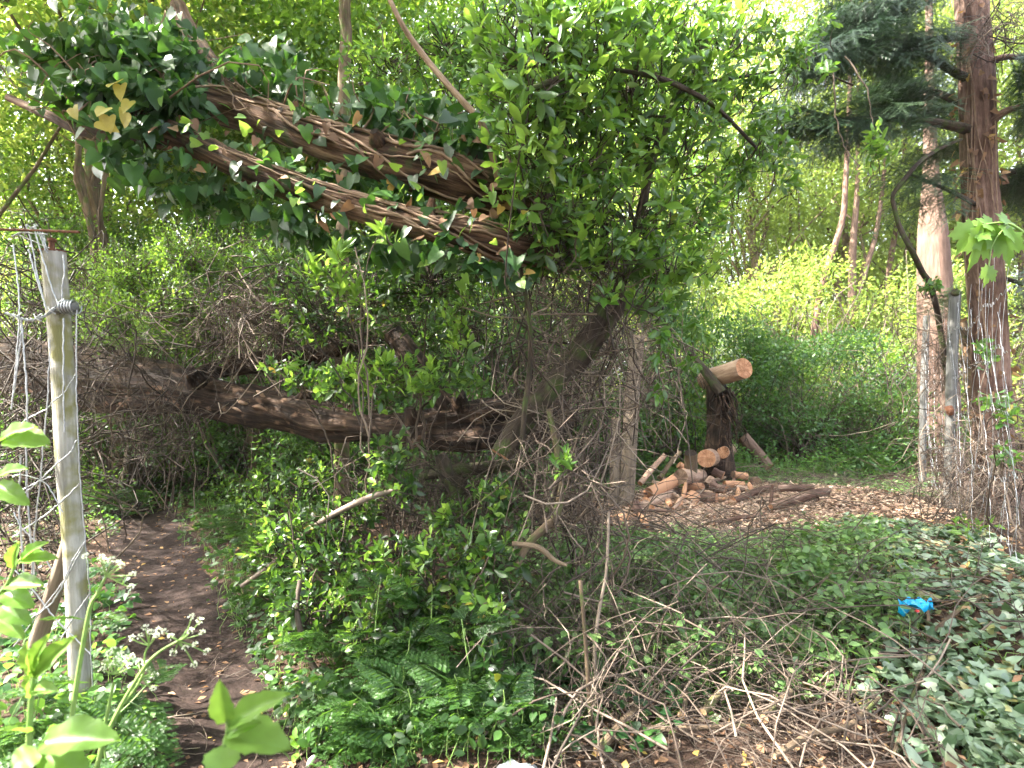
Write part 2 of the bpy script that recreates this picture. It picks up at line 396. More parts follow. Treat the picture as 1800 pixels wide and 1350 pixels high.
M_POSTW = bark_mat('weathered_post', [(.25, G(.09, .085, .07)), (.45, G(.26, .25, .22)), (.7, G(.46, .44, .40))], .09, 34, .6, .75, moss=(.20, .19, .08), moss_amt=.7)
M_POSTG = bark_mat('grey_post', [(.2, G(.05, .05, .048)), (.5, G(.10, .10, .095)), (.8, G(.17, .17, .165))], .06, 40, .4, .7)
M_POSTB = bark_mat('brown_post', [(.2, G(.06, .045, .032)), (.5, G(.15, .115, .085)), (.8, G(.26, .21, .16))], .06, 36, .5, .8)
M_BLUE = plain_mat('blue_plastic', (.0, .22, .48), (.01, .36, .62), 50, .28)
M_RED = plain_mat('red_print', (.55, .05, .05), (.6, .08, .06), 30, .4)
M_WHITE = plain_mat('white_plastic', (.40, .41, .44), (.56, .57, .6), 30, .35)

# ---- ground material ---------------------------------------------------
def ground_mat():
    m, nt, out = mat_new('woodland_soil')
    g = N(nt, 'ShaderNodeNewGeometry')
    n1 = N(nt, 'ShaderNodeTexNoise'); n1.inputs['Scale'].default_value = 2.2; n1.inputs['Detail'].default_value = 6
    n2 = N(nt, 'ShaderNodeTexNoise'); n2.inputs['Scale'].default_value = 38; n2.inputs['Detail'].default_value = 8; n2.inputs['Roughness'].default_value = .7
    vo = N(nt, 'ShaderNodeTexVoronoi'); vo.inputs['Scale'].default_value = 55
    for n in (n1, n2, vo): nt.links.new(g.outputs['Position'], n.inputs['Vector'])
    ad = N(nt, 'ShaderNodeMath', operation='MULTIPLY_ADD'); ad.inputs[1].default_value = .5; nt.links.new(n1.outputs['Fac'], ad.inputs[0])
    h = N(nt, 'ShaderNodeMath', operation='MULTIPLY'); h.inputs[1].default_value = .5; nt.links.new(n2.outputs['Fac'], h.inputs[0]); nt.links.new(h.outputs[0], ad.inputs[2])
    rp = ramp(nt, [(.3, (.028, .017, .012)), (.5, (.06, .038, .028)), (.68, (.11, .075, .055)), (.8, (.17, .12, .09))])
    nt.links.new(ad.outputs[0], rp.inputs[0])
    pb = N(nt, 'ShaderNodeBsdfPrincipled'); pb.inputs['Roughness'].default_value = .95; pb.inputs['Specular IOR Level'].default_value = .15
    nt.links.new(rp.outputs[0], pb.inputs['Base Color'])
    bp = N(nt, 'ShaderNodeBump'); bp.inputs['Strength'].default_value = .9; bp.inputs['Distance'].default_value = .03
    nt.links.new(n2.outputs['Fac'], bp.inputs['Height']); nt.links.new(bp.outputs[0], pb.inputs['Normal'])
    nt.links.new(pb.outputs[0], out.inputs[0])
    return m

def soil_mat():
    m, nt, out = mat_new('trodden_soil')
    g = N(nt, 'ShaderNodeNewGeometry')
    n2 = N(nt, 'ShaderNodeTexNoise'); n2.inputs['Scale'].default_value = 16; n2.inputs['Detail'].default_value = 9; n2.inputs['Roughness'].default_value = .72
    nt.links.new(g.outputs['Position'], n2.inputs['Vector'])
    rp = ramp(nt, [(.3, (.012, .008, .007)), (.52, (.03, .02, .017)), (.75, (.08, .055, .046))])
    nt.links.new(n2.outputs['Fac'], rp.inputs[0])
    pb = N(nt, 'ShaderNodeBsdfPrincipled'); pb.inputs['Roughness'].default_value = .95; pb.inputs['Specular IOR Level'].default_value = .15
    nt.links.new(rp.outputs[0], pb.inputs['Base Color'])
    bp = N(nt, 'ShaderNodeBump'); bp.inputs['Strength'].default_value = 1.0; bp.inputs['Distance'].default_value = .04
    nt.links.new(n2.outputs['Fac'], bp.inputs['Height']); nt.links.new(bp.outputs[0], pb.inputs['Normal'])
    nt.links.new(pb.outputs[0], out.inputs[0])
    return m
M_GROUND = ground_mat(); M_SOIL = soil_mat()

# ------------------------------------------------------------------ leaves
def half_leaf(xs, ws, curl=-.12, fold=.18):
    """pointed leaf with a folded midrib: verts (x along, y across in units of width, z in units of length)"""
    V = []; T = []
    n = len(xs)
    for x in xs: V.append((x, 0, curl * x * x - fold * .0))
    li = {}; ri = {}
    for k in range(1, n - 1):
        li[k] = len(V); V.append((xs[k], ws[k] / 2, curl * xs[k] ** 2 + fold * ws[k] * .25))
        ri[k] = len(V); V.append((xs[k], -ws[k] / 2, curl * xs[k] ** 2 + fold * ws[k] * .25))
    for k in range(n - 1):
        if k == 0:
            T += [(0, 1, li[1]), (0, ri[1], 1)]
        elif k == n - 2:
            T += [(k, k + 1, li[k]), (k, ri[k], k + 1)]
        else:
            T += [(k, k + 1, li[k + 1]), (k, li[k + 1], li[k]), (k, ri[k + 1], k + 1), (k, ri[k], ri[k + 1])]
    return np.array(V, float), np.array(T, int)

T_HI = half_leaf([0, .12, .35, .6, .82, 1], [0, .35, .88, 1, .62, 0], -.16, .3)
T_LO = half_leaf([0, .3, .65, 1], [0, .8, .95, 0], -.14, .3)
T_MIN = (np.array([(0, 0, 0), (.5, .5, .09), (1, 0, -.08), (.5, -.5, .09)], float), np.array([(0, 2, 1), (0, 3, 2)], int))
T_4 = half_leaf([0, .5, 1], [0, 1, 0], -.1, .3)

def fan_leaf(half, c=(.35, 0), droop=-.12, cup=.10):
    out = list(half) + [(x, -y) for x, y in half[-2:0:-1]]
    V = [(c[0], c[1], 0)]
    for x, y in out: V.append((x, y, droop * x * x + cup * abs(y)))
    n = len(out)
    T = [(0, 1 + (i + 1) % n, 1 + i) for i in range(n)]
    return np.array(V, float), np.array(T, int)

T_IVY = fan_leaf([(0, 0), (-.12, .24), (-.03, .49), (.24, .44), (.50, .36), (.78, .17), (1, 0)])
T_IVYH = fan_leaf([(0, 0), (-.10, .13), (-.14, .31), (-.04, .51), (.14, .49), (.32, .43), (.50, .38), (.68, .27), (.85, .12), (1, 0)], droop=-.16, cup=.12)
T_MAPLE = fan_leaf([(0, 0), (-.08, .10), (-.16, .32), (-.05, .30), (.05, .36), (.10, .62), (.22, .52), (.30, .58), (.40, .52), (.62, .62), (.58, .44), (.66, .36), (.52, .20), (.72, .20), (.78, .10), (1, 0)], c=(.18, 0), droop=-.15, cup=.08)
T_BROAD = half_leaf([0, .08, .25, .45, .65, .85, 1], [0, .55, .95, 1, .8, .42, 0], -.22, .35)

def wavy_leaf(n=10, m=3, seed=4, curl=-.25, notch=.05):
    rr = np.random.default_rng(seed); V = []; T = []
    for i in range(n + 1):
        x = i / n; w = max(.001, math.sin(PI * x ** .8) ** .75) * .5 * (1 + notch * (1 if i % 2 else -1)) + (.004 if i in (0, n) else 0)
        for j in range(-m, m + 1):
            u = j / m; V.append((x + .05 * abs(u) * math.sin(PI * x), u * w, curl * x * x + .22 * abs(u) * w + .030 * abs(u) * math.sin(i * 1.9 + (2 if u < 0 else 0)) - (.012 if j == 0 else 0)))
    k = 2 * m + 1
    for i in range(n):
        for j in range(2 * m):
            a = i * k + j; T += [(a, a + k, a + k + 1), (a, a + k + 1, a + 1)]
    return np.array(V, float), np.array(T, int)
T_BROAD = wavy_leaf()

class Leaves:
    def __init__(s): s.a = []
    def add(s, pos, d, n, L, W):
        k = len(pos)
        L = np.broadcast_to(np.asarray(L, float), (k,)); W = np.broadcast_to(np.asarray(W, float), (k,))
        s.a.append((pos, norm(d), n, L, W))
    def get(s):
        pos, d, n, L, W = [np.concatenate([x[i] for x in s.a]) for i in range(5)]
        n = n - d * np.sum(n * d, 1, keepdims=True); n = norm(n + 1e-6)
        return pos, d, n, L, W

def leaf_bulk(name, ar, T, mat):
    pos, d, n, L, W = ar
    s = np.cross(n, d)
    tv, tt = T
    V = (pos[:, None, :] + d[:, None, :] * (tv[None, :, 0:1] * L[:, None, None]) + s[:, None, :] * (tv[None, :, 1:2] * W[:, None, None])
         + n[:, None, :] * (tv[None, :, 2:3] * L[:, None, None]))
    k = len(tv)
    F_ = (tt[None] + (np.arange(len(pos)) * k)[:, None, None]).reshape(-1, 3)
    return mesh_tris(name, V.reshape(-1, 3), F_, mat, rnd=np.repeat(R.random(len(pos)), k))

def proj_px(pos, L):
    y = np.maximum(pos[:, 1], .1)
    px = 900 + pos[:, 0] / y * F; py = 675 - (pos[:, 2] - CAM_Z) / y * F
    s = L * F / y
    ok = (px > -20) & (px < 1820) & (py > -20) & (py < 1370) & (pos[:, 1] > .2)
    return np.where(ok, s, 0)

LEAF_MESH = {}
def put_leaves(parent, lv, mat, lo=T_LO, hi=T_HI, name='leaf', maxind=300, bulk='foliage', minpx=12):
    """the leaves that show largest are parts of their own, the rest one part"""
    ar = lv.get() if isinstance(lv, Leaves) else lv
    pos, d, n, L, W = ar
    sz = proj_px(pos, L)
    order = np.argsort(-sz)
    ind = order[:maxind]; ind = ind[sz[ind] >= minpx]
    rest = np.ones(len(pos), bool); rest[ind] = False
    if len(ind):
        key = (id(hi), mat.name)
        if key not in LEAF_MESH:
            me = mesh_tris(mat.name, hi[0], hi[1], mat, smooth=True)
            LEAF_MESH[key] = me
        me = LEAF_MESH[key]
        s = np.cross(n, d); pl = np.array(parent.location)
        for i in ind:
            o = bpy.data.objects.new(name, me)
            Lx, Wx = L[i], W[i]
            p = pos[i] - pl
            o.matrix_local = Matrix(((d[i, 0] * Lx, s[i, 0] * Wx, n[i, 0] * Lx, p[0]), (d[i, 1] * Lx, s[i, 1] * Wx, n[i, 1] * Lx, p[1]),
                                     (d[i, 2] * Lx, s[i, 2] * Wx, n[i, 2] * Lx, p[2]), (0, 0, 0, 1)))
            o.parent = parent
            COL.objects.link(o)
    if rest.any():
        o = link(bulk, leaf_bulk(bulk, tuple(x[rest] for x in ar), lo, mat), parent)
        tag(o, kind='stuff')

def whorls(lv, tip, ax, nl, L, W, spread=1.0, step=.05):
    """rosettes: nl leaves round each shoot tip (tip (N,3), ax (N,3))"""
    n = len(tip)
    ref = norm(np.cross(ax, rdir(n))); b = np.cross(ax, ref)
    ph0 = R.random(n) * 7
    for k in range(nl):
        th = ph0 + k * 2.39996
        f = k / max(nl - 1, 1)
        out = ref * np.cos(th)[:, None] + b * np.sin(th)[:, None]
        tilt = (spread * (.35 + .9 * f) + R.normal(size=n) * .2)[:, None]
        d = norm(ax * np.cos(tilt) + out * np.sin(tilt) + R.normal(size=(n, 3)) * .12 + np.array([0, 0, -.12]))
        nn = norm(ax * np.sin(tilt) - out * np.cos(tilt) + R.normal(size=(n, 3)) * .25)
        nn = np.where(nn[:, 2:3] < 0, -nn, nn) if k % 2 else nn
        pos = tip - ax * (f * step * nl)[..., None] if np.ndim(f) else tip - ax * (f * step * nl)
        sz = R.uniform(.65, 1.12, n) * (.72 + .28 * f)
        lv.add(pos, d, nn, L * sz, W * sz * R.uniform(.85, 1.15, n))

def in_ellipsoid(n, c, r, shell=0.0):
    v = rdir(n) * ((shell + (1 - shell) * R.random(n)) ** (1 / 2.2))[:, None]
    return np.asarray(c) + v * np.asarray(r), v

def curves(A, B, K=6, sag=.0, wig=.08, out=None):
    """smooth wandering curves from A to B (N,3)"""
    t = np.linspace(0, 1, K)[None, :, None]
    l = np.linalg.norm(B - A, axis=1)[:, None, None]
    o1 = R.normal(size=(len(A), 1, 3)) * wig * l; o2 = R.normal(size=(len(A), 1, 3)) * wig * l * .5
    C = A[:, None] * (1 - t) + B[:, None] * t + o1 * np.sin(PI * t) + o2 * np.sin(2 * PI * t)
    C[:, :, 2] += (sag * l * np.sin(PI * t))[..., 0]
    return C + R.normal(size=C.shape) * l * .012 * np.sin(PI * t)

def taper(n, K, r0, r1):
    t = np.linspace(0, 1, K)[None]
    r = (r0 * (1 - t) + r1 * t)
    return np.repeat(r, n, 0) * R.uniform(.7, 1.35, (n, 1))

def put_twigs(parent, A, B, r0, r1, mat, K=6, S=4, sag=0., wig=.1, name='twigs', indiv=0, forks=0):
    """indiv of the twigs become parts of their own, the rest are one part"""
    C = curves(np.asarray(A, float), np.asarray(B, float), K, sag, wig); Rd = taper(len(C), K, r0, r1)
    for i in range(min(indiv, len(C))):
        link('twig', tube_mesh('twig', C[i:i + 1], Rd[i:i + 1] * 1.25, mat, 6), parent)
    if len(C) > indiv:
        o = link(name, tube_mesh(name, C[indiv:], Rd[indiv:], mat, S), parent)
        tag(o, kind='stuff')
    if forks:
        a, d, ln, rr_ = fork_of(C, Rd, forks)
        o = link('side_twigs', tube_mesh('side_twigs', curves(a, a + d * ln, 5, 0, .1), np.linspace(1, .45, 5)[None] * rr_, mat, 3), parent); tag(o, kind='stuff')
    return C

def fork_of(C, Rd, forks):
    """side twigs leaving each curve at a slant"""
    M, K, _ = C.shape; i = np.repeat(np.arange(M), forks); k = R.integers(1, K - 1, len(i))
    t = norm(np.gradient(C, axis=1))[i, k]; d = norm(t * .8 + norm(np.cross(t, rdir(len(i)))) * R.uniform(.4, 1, (len(i), 1)))
    tot = np.linalg.norm(C[:, -1] - C[:, 0], axis=1)[i][:, None]
    return C[i, k], d, tot * R.uniform(.12, .38, (len(i), 1)), Rd[i, k][:, None] * .6

# ------------------------------------------------------------------ setting: ground and path
def axis_pts(lo, hi, fine_lo, fine_hi, step, far):
    a = list(np.arange(fine_lo, fine_hi + 1e-6, step))
    s = step
    while a[-1] < hi: s *= far; a.append(a[-1] + s)
    s = step
    while a[0] > lo: s *= far; a.insert(0, a[0] - s)
    return np.array(a)

def grid_mesh(name, xs, ys, hf, mat):
    X, Y = np.meshgrid(xs, ys)
    V = np.stack([X, Y, hf(X, Y)], -1).reshape(-1, 3)
    idx = np.arange(X.size).reshape(X.shape)
    q = np.stack([idx[:-1, :-1], idx[:-1, 1:], idx[1:, 1:], idx[1:, :-1]], -1).reshape(-1, 4)
    return mesh_tris(name, V, q, mat, smooth=True)

xs = axis_pts(-200, 200, -9, 9, .12, 1.25); ys = axis_pts(-120, 260, -1, 14, .12, 1.25)
o = link('ground', grid_mesh('ground', xs, ys, gh, M_GROUND)); tag(o, kind='structure')

def path_mesh():
    ys_ = np.arange(-3, 8.6, .06); us = np.linspace(-1, 1, 25)
    V = []
    for y in ys_:
        cx = path_x(y); w = (.36 + .05 * math.sin(y * 2.3) + .04 * math.sin(y * 5.1)) * (1.25 if y < 3 else 1.0)
        for u in us:
            x = cx + u * w * 1.15
            V.append((x, y, gh(x, y) + .012 * (1 - u * u) + .004 + .012 * math.sin(x * 17 + 3 * math.sin(y * 5)) * math.sin(y * 13) * (1 - u * u)))
    V = np.array(V); n = len(us)
    idx = np.arange(len(V)).reshape(-1, n)
    q = np.stack([idx[:-1, :-1], idx[:-1, 1:], idx[1:, 1:], idx[1:, :-1]], -1).reshape(-1, 4)
    return mesh_tris('path', V, q, M_SOIL, smooth=True)
o = link('path', path_mesh()); tag(o, kind='structure')

# ------------------------------------------------------------------ background trees
def make_crown(seed, h, cr, nclump, per, L, T, mat, flat=.7, tr_r=None):
    global R
    keep = R; R = np.random.default_rng(seed)
    cen, _ = in_ellipsoid(nclump, (0, 0, h), (cr, cr, cr * 1.15), .35)
    lv = Leaves()
    for c in cen:
        p, v = in_ellipsoid(per, c, np.array([.75, .75, .45]) * cr * .36, .1)
        d = norm(v + rdir(per) * .8 + np.array([0, 0, -.25]))
        nn = norm(rdir(per) * .7 + np.array([0, 0, 1.]))
        lv.add(p, d, nn, L * R.uniform(.6, 1.25, per), L * .58 * R.uniform(.7, 1.2, per))
    crown = leaf_bulk('crown', lv.get(), T, mat)
    # trunk with limbs
    base = np.array([[0, 0, -.1]]); K = 10
    tops = np.array([[R.normal() * .3, R.normal() * .3, h * .95]])
    A = [base[0]]; B = [tops[0]]
    tr = curves(np.array(A), np.array(B), K, 0, .03)
    rad = np.linspace(.13, .035, K)[None] * (h / 6)
    nl = 16
    f = R.uniform(.3, .9, nl); st = np.stack([tr[0, int(x * (K - 1))] for x in f])
    en = cen[R.integers(0, nclump, nl)]
    lim = curves(st, en, K, .05, .08)
    Pt = np.concatenate([tr, lim]); Rd = np.concatenate([rad, taper(nl, K, tr_r or .04, .008 if not tr_r else .004)])
    trunk = tube_mesh('trunk', Pt, Rd, M_TREEBARK, 6)
    R = keep
    return crown, trunk

CROWNS = [make_crown(100 + i, h, cr, nc, 130, L, T_MIN, m, tr_r=.014 if cr < 2 else None) for i, (h, cr, nc, L, m) in enumerate([
    (6.2, 2.9, 150, .12, M_FAR), (5.2, 2.6, 135, .11, M_FAR), (7.5, 3.2, 130, .13, M_FAR), (4.4, 2.3, 80, .13, M_FARDARK), (8.5, 3.7, 190, .125, M_FAR), (5.0, 1.35, 56, .085, M_SMALL), (7.4, 2.6, 130, .11, M_SMALL), (8.0, 2.8, 140, .11, M_SMALL)])]

def tree(k, x, y, s, rz, label, group, name='woodland_tree'):
    e = empty(name, (x, y, float(gh(x, y))), label, 'tree', group)
    e.rotation_euler = (0, 0, rz); e.scale = (s, s, s)
    for nm, me in zip(('crown', 'trunk'), CROWNS[k]):
        o = bpy.data.objects.new(nm, me); COL.objects.link(o); o.parent = e
    return e

LBL_TL = 'sunlit broadleaved tree standing behind the fallen trunks on the left'
LBL_TR = 'bright yellow green tree beyond the clearing'
rt = np.random.default_rng(5)
spots = []
for (x0, x1, y0, y1, n, side) in [(-13, -1.5, 9, 11.5, 6, 'l'), (-34, -16, 12, 22, 5, 'l'), (-44, 0, 27, 38, 15, 'l'),
                                  (0, 22, 19, 28, 8, 'r'), (3, 22, 16.5, 21, 6, 'big'), (0, 42, 30, 44, 15, 'r')]:
    for i in range(n):
        x = x0 + (x1 - x0) * (i + rt.uniform(.15, .85)) / n; y = rt.uniform(y0, y1)
        spots.append((int(rt.integers(0, 3)) if side != 'big' else 4, x, y, rt.uniform(.8, 1.25) if side != 'big' else rt.uniform(1.0, 1.35), rt.uniform(0, 6.28), side))
for k, x, y, s, rz, side in spots:
    tree(k, x, y, s, rz, LBL_TL if side == 'l' else LBL_TR, 'trees behind the fallen trunks' if side == 'l' else 'trees beyond the clearing')

for x, y, s, k in ((-3.6, -1.5, .95, 0), (-4.2, -4.4, 1.0, 2), (-6.2, -3.6, 1.1, 1), (-2.6, -7.5, 1.2, 0), (-4.2, -7.0, 1.2, 2), (-9, -4.2, 1.1, 1), (-9, -9, 1.2, 2)):  # trees added out of view to cut the skylight on the left
    tree(k, x, y, s, x, 'unseen leafy tree added behind the viewpoint on the left to shade the path', 'added unseen trees shading the path')

for x, y, s, k, lab in ((-6.6, 5.7, 1.05, 2, 'tall leafy tree left of the wire, added outside the left edge to dapple sunlight'), (-2.3, .4, 1.05, 5, 'small unseen tree added beside the viewpoint, its crown shading the start of the path'), (-3.3, 2.4, 1.0, 5, 'small unseen tree added outside the left edge, its crown shading ivy and brash'), (-4.9, 7.2, 1.0, 6, 'leafy tree added behind the wire, its crown above the upper left corner blocking sky')):  # trees added as occluders, crowns placed to shade ivy, brash and foreground
    tree(k, x, y, s, x, lab, None)
    
for x, y, s, lab in ((-7.2, 9.6, .78, 'dark crowned tree behind the wire at the upper left'), (-4.4, 9.2, .74, 'dark crowned tree behind the ivy clad trunks, left of the slim upright trunk'), (-1.7, 9.8, .78, 'dark crowned tree behind the ivy clad trunks, right of the slim upright trunk'),
                     (.6, 10.6, .85, 'dark crowned tree behind the big laurel')):
    tree(7, x, y, s, x * 2, lab, None)
# sunlit field seen through the gaps on the left
def field_mat():
    m, nt, out = mat_new('grass_field')
    g = N(nt, 'ShaderNodeNewGeometry'); n2 = N(nt, 'ShaderNodeTexNoise'); n2.inputs['Scale'].default_value = 3; n2.inputs['Detail'].default_value = 9
    nt.links.new(g.outputs['Position'], n2.inputs['Vector'])
    rp = ramp(nt, [(.3, (.10, .16, .03)), (.6, (.17, .24, .05)), (.8, (.24, .28, .08))]); nt.links.new(n2.outputs['Fac'], rp.inputs[0])
    pb = N(nt, 'ShaderNodeBsdfPrincipled'); pb.inputs['Roughness'].default_value = .9
    nt.links.new(rp.outputs[0], pb.inputs['Base Color']); nt.links.new(pb.outputs[0], out.inputs[0])
    return m
o = link('grass_field', grid_mesh('grass_field', np.arange(-40, 1.6, .8), np.arange(12.5, 40, .8), lambda a, b: gh(a, b) + .05 + .05 * np.sin(a * .9) * np.sin(b * .7), field_mat())); tag(o, kind='structure')

# ---- bushes, copied ----------------------------------------------------
def make_bush(seed, r, n, L, T, mat, hz=.8):
    global R
    keep = R; R = np.random.default_rng(seed)
    lv = Leaves()
    nc = 44
    cen, vv = in_ellipsoid(nc, (0, 0, r * hz * .75), (r, r, r * hz), .45)
    cen[:, 2] = np.abs(cen[:, 2])
    per = n // nc
    for c in cen:
        p, v = in_ellipsoid(per, c, np.array([.30, .30, .22]) * r, .1)
        p[:, 2] = np.abs(p[:, 2])
        d = norm(v + rdir(per) * .8 + np.array([0, 0, .1])); nn = norm(rdir(per) * .7 + np.array([0, 0, 1.]))
        lv.add(p, d, nn, L * R.uniform(.6, 1.3, per), L * .52 * R.uniform(.7, 1.2, per))
    f = leaf_bulk('foliage', lv.get(), T, mat)
    A = np.zeros((90, 3)); A[:, :2] = R.normal(size=(90, 2)) * r * .2
    B = cen[R.integers(0, nc, 90)] + R.normal(size=(90, 3)) * r * .2
    st = tube_mesh('stems', curves(A, B, 7, .1, .12), taper(90, 7, .012, .003), M_TWIG, 4)
    R = keep
    return f, st

BUSH = [make_bush(201, 1.25, 6600, .075, T_MIN, M_FARDARK), make_bush(202, 1.1, 6000, .06, T_MIN, M_SMALL),
        make_bush(203, 1.4, 7200, .08, T_MIN, M_MOUND, 1.1), make_bush(204, 1.3, 6000, .08, T_MIN, M_FAR, 1.2), make_bush(205, 1.2, 9500, .07, T_MIN, M_SMALL, 2.1), make_bush(206, 1.2, 9500, .075, T_MIN, M_FARDARK, 2.0)]

def bush(k, px, Y, s, label, group=None, sz=None, z=None, name='bush'):
    x = (px - 900) * Y / F
    e = empty(name, (x, Y, float(gh(x, Y)) if z is None else z), label, 'bush', group)
    e.rotation_euler = (0, 0, R.uniform(0, 6.28)); e.scale = (s, s, sz or s)
    for nm, me in zip(('foliage', 'stems'), BUSH[k]):
        o = bpy.data.objects.new(nm, me); COL.objects.link(o); o.parent = e
        tag(o, kind='stuff')
    return e

MOUND = {1345: 'dark bush of the scrub mound right behind the raised sawn trunk', 1450: 'middle front bush of the scrub mound, dark underneath', 1555: 'right hand bush of the scrub mound, beside the far grey post',
         1500: 'tall small leaved bush rising out of the middle of the scrub mound', 1400: 'pale yellow green bush behind the left of the scrub mound', 1600: 'pale yellow green bush behind the right of the scrub mound',
         1290: 'small leaved bush above and left of the raised sawn trunk', 1700: 'pale bush behind the right hand wire fence', 1240: 'dark bush just left of the torn stump'}
TWIGB = {980: 'dark bush behind the left end of the bare twig wall', 1090: 'dark bush directly behind the two wooden posts', 1180: 'small leaved bush between the wooden posts and the torn stump', 1000: 'tall pale bush far behind the bare twig wall', 1150: 'tall pale bush far behind the two wooden posts'}
WOODB = {60: 'pale bush behind the wire at the left edge', 190: 'dark bush behind the top of the pale fence post', 330: 'shaded bush straight beyond the end of the path', 450: 'shaded bush beyond the rough trunk in the tunnel', 560: 'shaded bush behind the middle of the low trunk', 680: 'tall pale bush behind the laurel at the middle of the low trunk', 790: 'shaded bush behind the right end of the low trunk', 880: 'tall pale bush between the low trunk and the twig wall', 620: 'small leaved bush just behind the middle of the low trunk', 400: 'small low bush in the shade at the end of the tunnel'}
# right: mound of scrub behind the clearing
for k, px, Y, s, sz in [(2, 1345, 12.0, 1.15, 1.0), (2, 1450, 10.4, 1.1, .95), (0, 1555, 10.6, 1.1, .95), (1, 1500, 13.5, 1.5, 1.7),
                        (3, 1400, 14.5, 1.6, 1.8), (3, 1600, 15.0, 1.6, 1.7), (1, 1290, 13.5, 1.5, 1.6), (3, 1700, 14.0, 1.5, 1.5), (2, 1240, 11.6, 1.1, 1.2)]:
    bush(k, px, Y, s, MOUND[px], 'scrub mound behind the cleared patch', sz)
for k, px, Y, s, sz in [(0, 980, 9.5, 1.2, 1.5), (2, 1090, 10.0, 1.2, 1.5), (1, 1180, 10.5, 1.1, 1.2), (3, 1000, 12.5, 1.7, 1.9), (3, 1150, 13, 1.7, 1.8)]:
    bush(k, px, Y, s, TWIGB[px], 'bushes behind the twig thicket', sz)
for k, px, Y, s, sz in [(3, 60, 8.5, 1.1, 1.3), (2, 190, 11, 1.3, 1.6), (0, 330, 13, 1.3, 1.6), (2, 450, 12, 1.2, 1.5), (0, 560, 10.5, 1.2, 1.6), (3, 680, 11.5, 1.5, 1.9), (2, 790, 9.5, 1.2, 1.6), (3, 880, 11, 1.5, 1.9), (1, 620, 8.2, .9, 1.1), (0, 400, 9.6, .7, .7)]:
    bush(k, px, Y, s, WOODB[px], 'bushes beyond the low fallen trunk', sz)
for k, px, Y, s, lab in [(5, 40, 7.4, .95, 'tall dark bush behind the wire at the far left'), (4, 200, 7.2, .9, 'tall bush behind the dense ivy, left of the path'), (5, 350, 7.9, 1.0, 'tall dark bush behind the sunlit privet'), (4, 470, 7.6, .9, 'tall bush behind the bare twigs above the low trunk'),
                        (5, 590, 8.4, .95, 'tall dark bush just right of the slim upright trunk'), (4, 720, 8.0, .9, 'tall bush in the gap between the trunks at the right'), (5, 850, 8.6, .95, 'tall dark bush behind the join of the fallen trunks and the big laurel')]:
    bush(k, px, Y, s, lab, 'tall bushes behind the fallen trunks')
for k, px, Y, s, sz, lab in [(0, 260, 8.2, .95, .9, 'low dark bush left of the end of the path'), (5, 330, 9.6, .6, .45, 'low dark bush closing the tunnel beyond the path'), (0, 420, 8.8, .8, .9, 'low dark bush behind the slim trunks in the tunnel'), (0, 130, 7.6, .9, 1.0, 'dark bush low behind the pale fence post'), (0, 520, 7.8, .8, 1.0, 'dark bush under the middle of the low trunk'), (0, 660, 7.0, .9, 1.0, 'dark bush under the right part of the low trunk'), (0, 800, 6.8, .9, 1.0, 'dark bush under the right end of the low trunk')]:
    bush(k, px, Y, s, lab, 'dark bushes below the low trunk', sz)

# ------------------------------------------------------------------ left: fallen trunks
def extend(e, n): return e
def trunk_thing(name, label, cat, rows, n, mat, cut, S=40, seed=0, rough=.12, lumps=.08, part='trunk', freq=9):
    p, r = pix_path(rows, n)
    e = empty(name, p[0], label, cat)
    link(part, log_mesh(part, p, r, mat, S, rough, lumps, cut, seed, freq), e)
    return e, p, r

tA, pA, rA = trunk_thing('fallen_tree', 'uppermost of the fallen trunks, bare reddish bark wound with ivy stems', 'fallen tree',
    [(120, 130, 3.75, 40), (210, 150, 3.7, 46), (345, 178, 3.45, 58), (450, 206, 3.35, 62), (560, 246, 3.2, 66), (690, 285, 3.1, 78), (790, 312, 3.05, 80), (888, 348, 3.1, 82), (1000, 400, 3.6, 76)], 90, M_CEDAR, M_CUT, 44, 3)
p, r = pix_path([(312, 10, 3.7, 26), (325, 40, 3.68, 30), (360, 100, 3.6, 36), (400, 160, 3.5, 46), (430, 195, 3.4, 50)], 30)
link('branch', log_mesh('branch', p, r, M_CEDAR, 28, .1, .08, M_CUT, 5), tA)
tB, pB, rB = trunk_thing('fallen_tree', 'thinner fallen trunk just beneath the uppermost one, with ivy leaves hanging off it', 'fallen tree',
    [(225, 192, 3.3, 34), (250, 210, 3.2, 38), (330, 247, 3.1, 42), (450, 305, 3.0, 46), (560, 345, 3.0, 48), (700, 388, 2.9, 50), (800, 407, 2.85, 52), (888, 428, 2.9, 56), (985, 452, 3.3, 54)], 90, M_CEDAR, M_CUT, 40, 8)
p, r = pix_path([(15, 172, 3.35, 13), (90, 205, 3.3, 17), (150, 232, 3.25, 20), (200, 240, 3.2, 16), (300, 262, 3.1, 12)], 30)
link('branch', log_mesh('branch', p, r, M_CEDAR, 16, .1, .08, M_CUT, 6), tB)
tC, pC, rC = trunk_thing('fallen_tree', 'thick dark rotten trunk lying low across the path at head height', 'fallen tree',
    [(10, 640, 5.5, 90), (90, 652, 5.4, 100), (170, 668, 5.2, 104), (300, 686, 5.0, 92), (400, 703, 4.9, 70), (480, 716, 4.75, 72), (560, 738, 4.65, 66), (640, 750, 4.5, 62), (720, 758, 4.45, 72), (800, 748, 4.4, 84), (888, 742, 4.45, 92), (985, 735, 4.8, 86)], 120, M_ROT, M_CUT, 56, 21, .26, .15, freq=12)
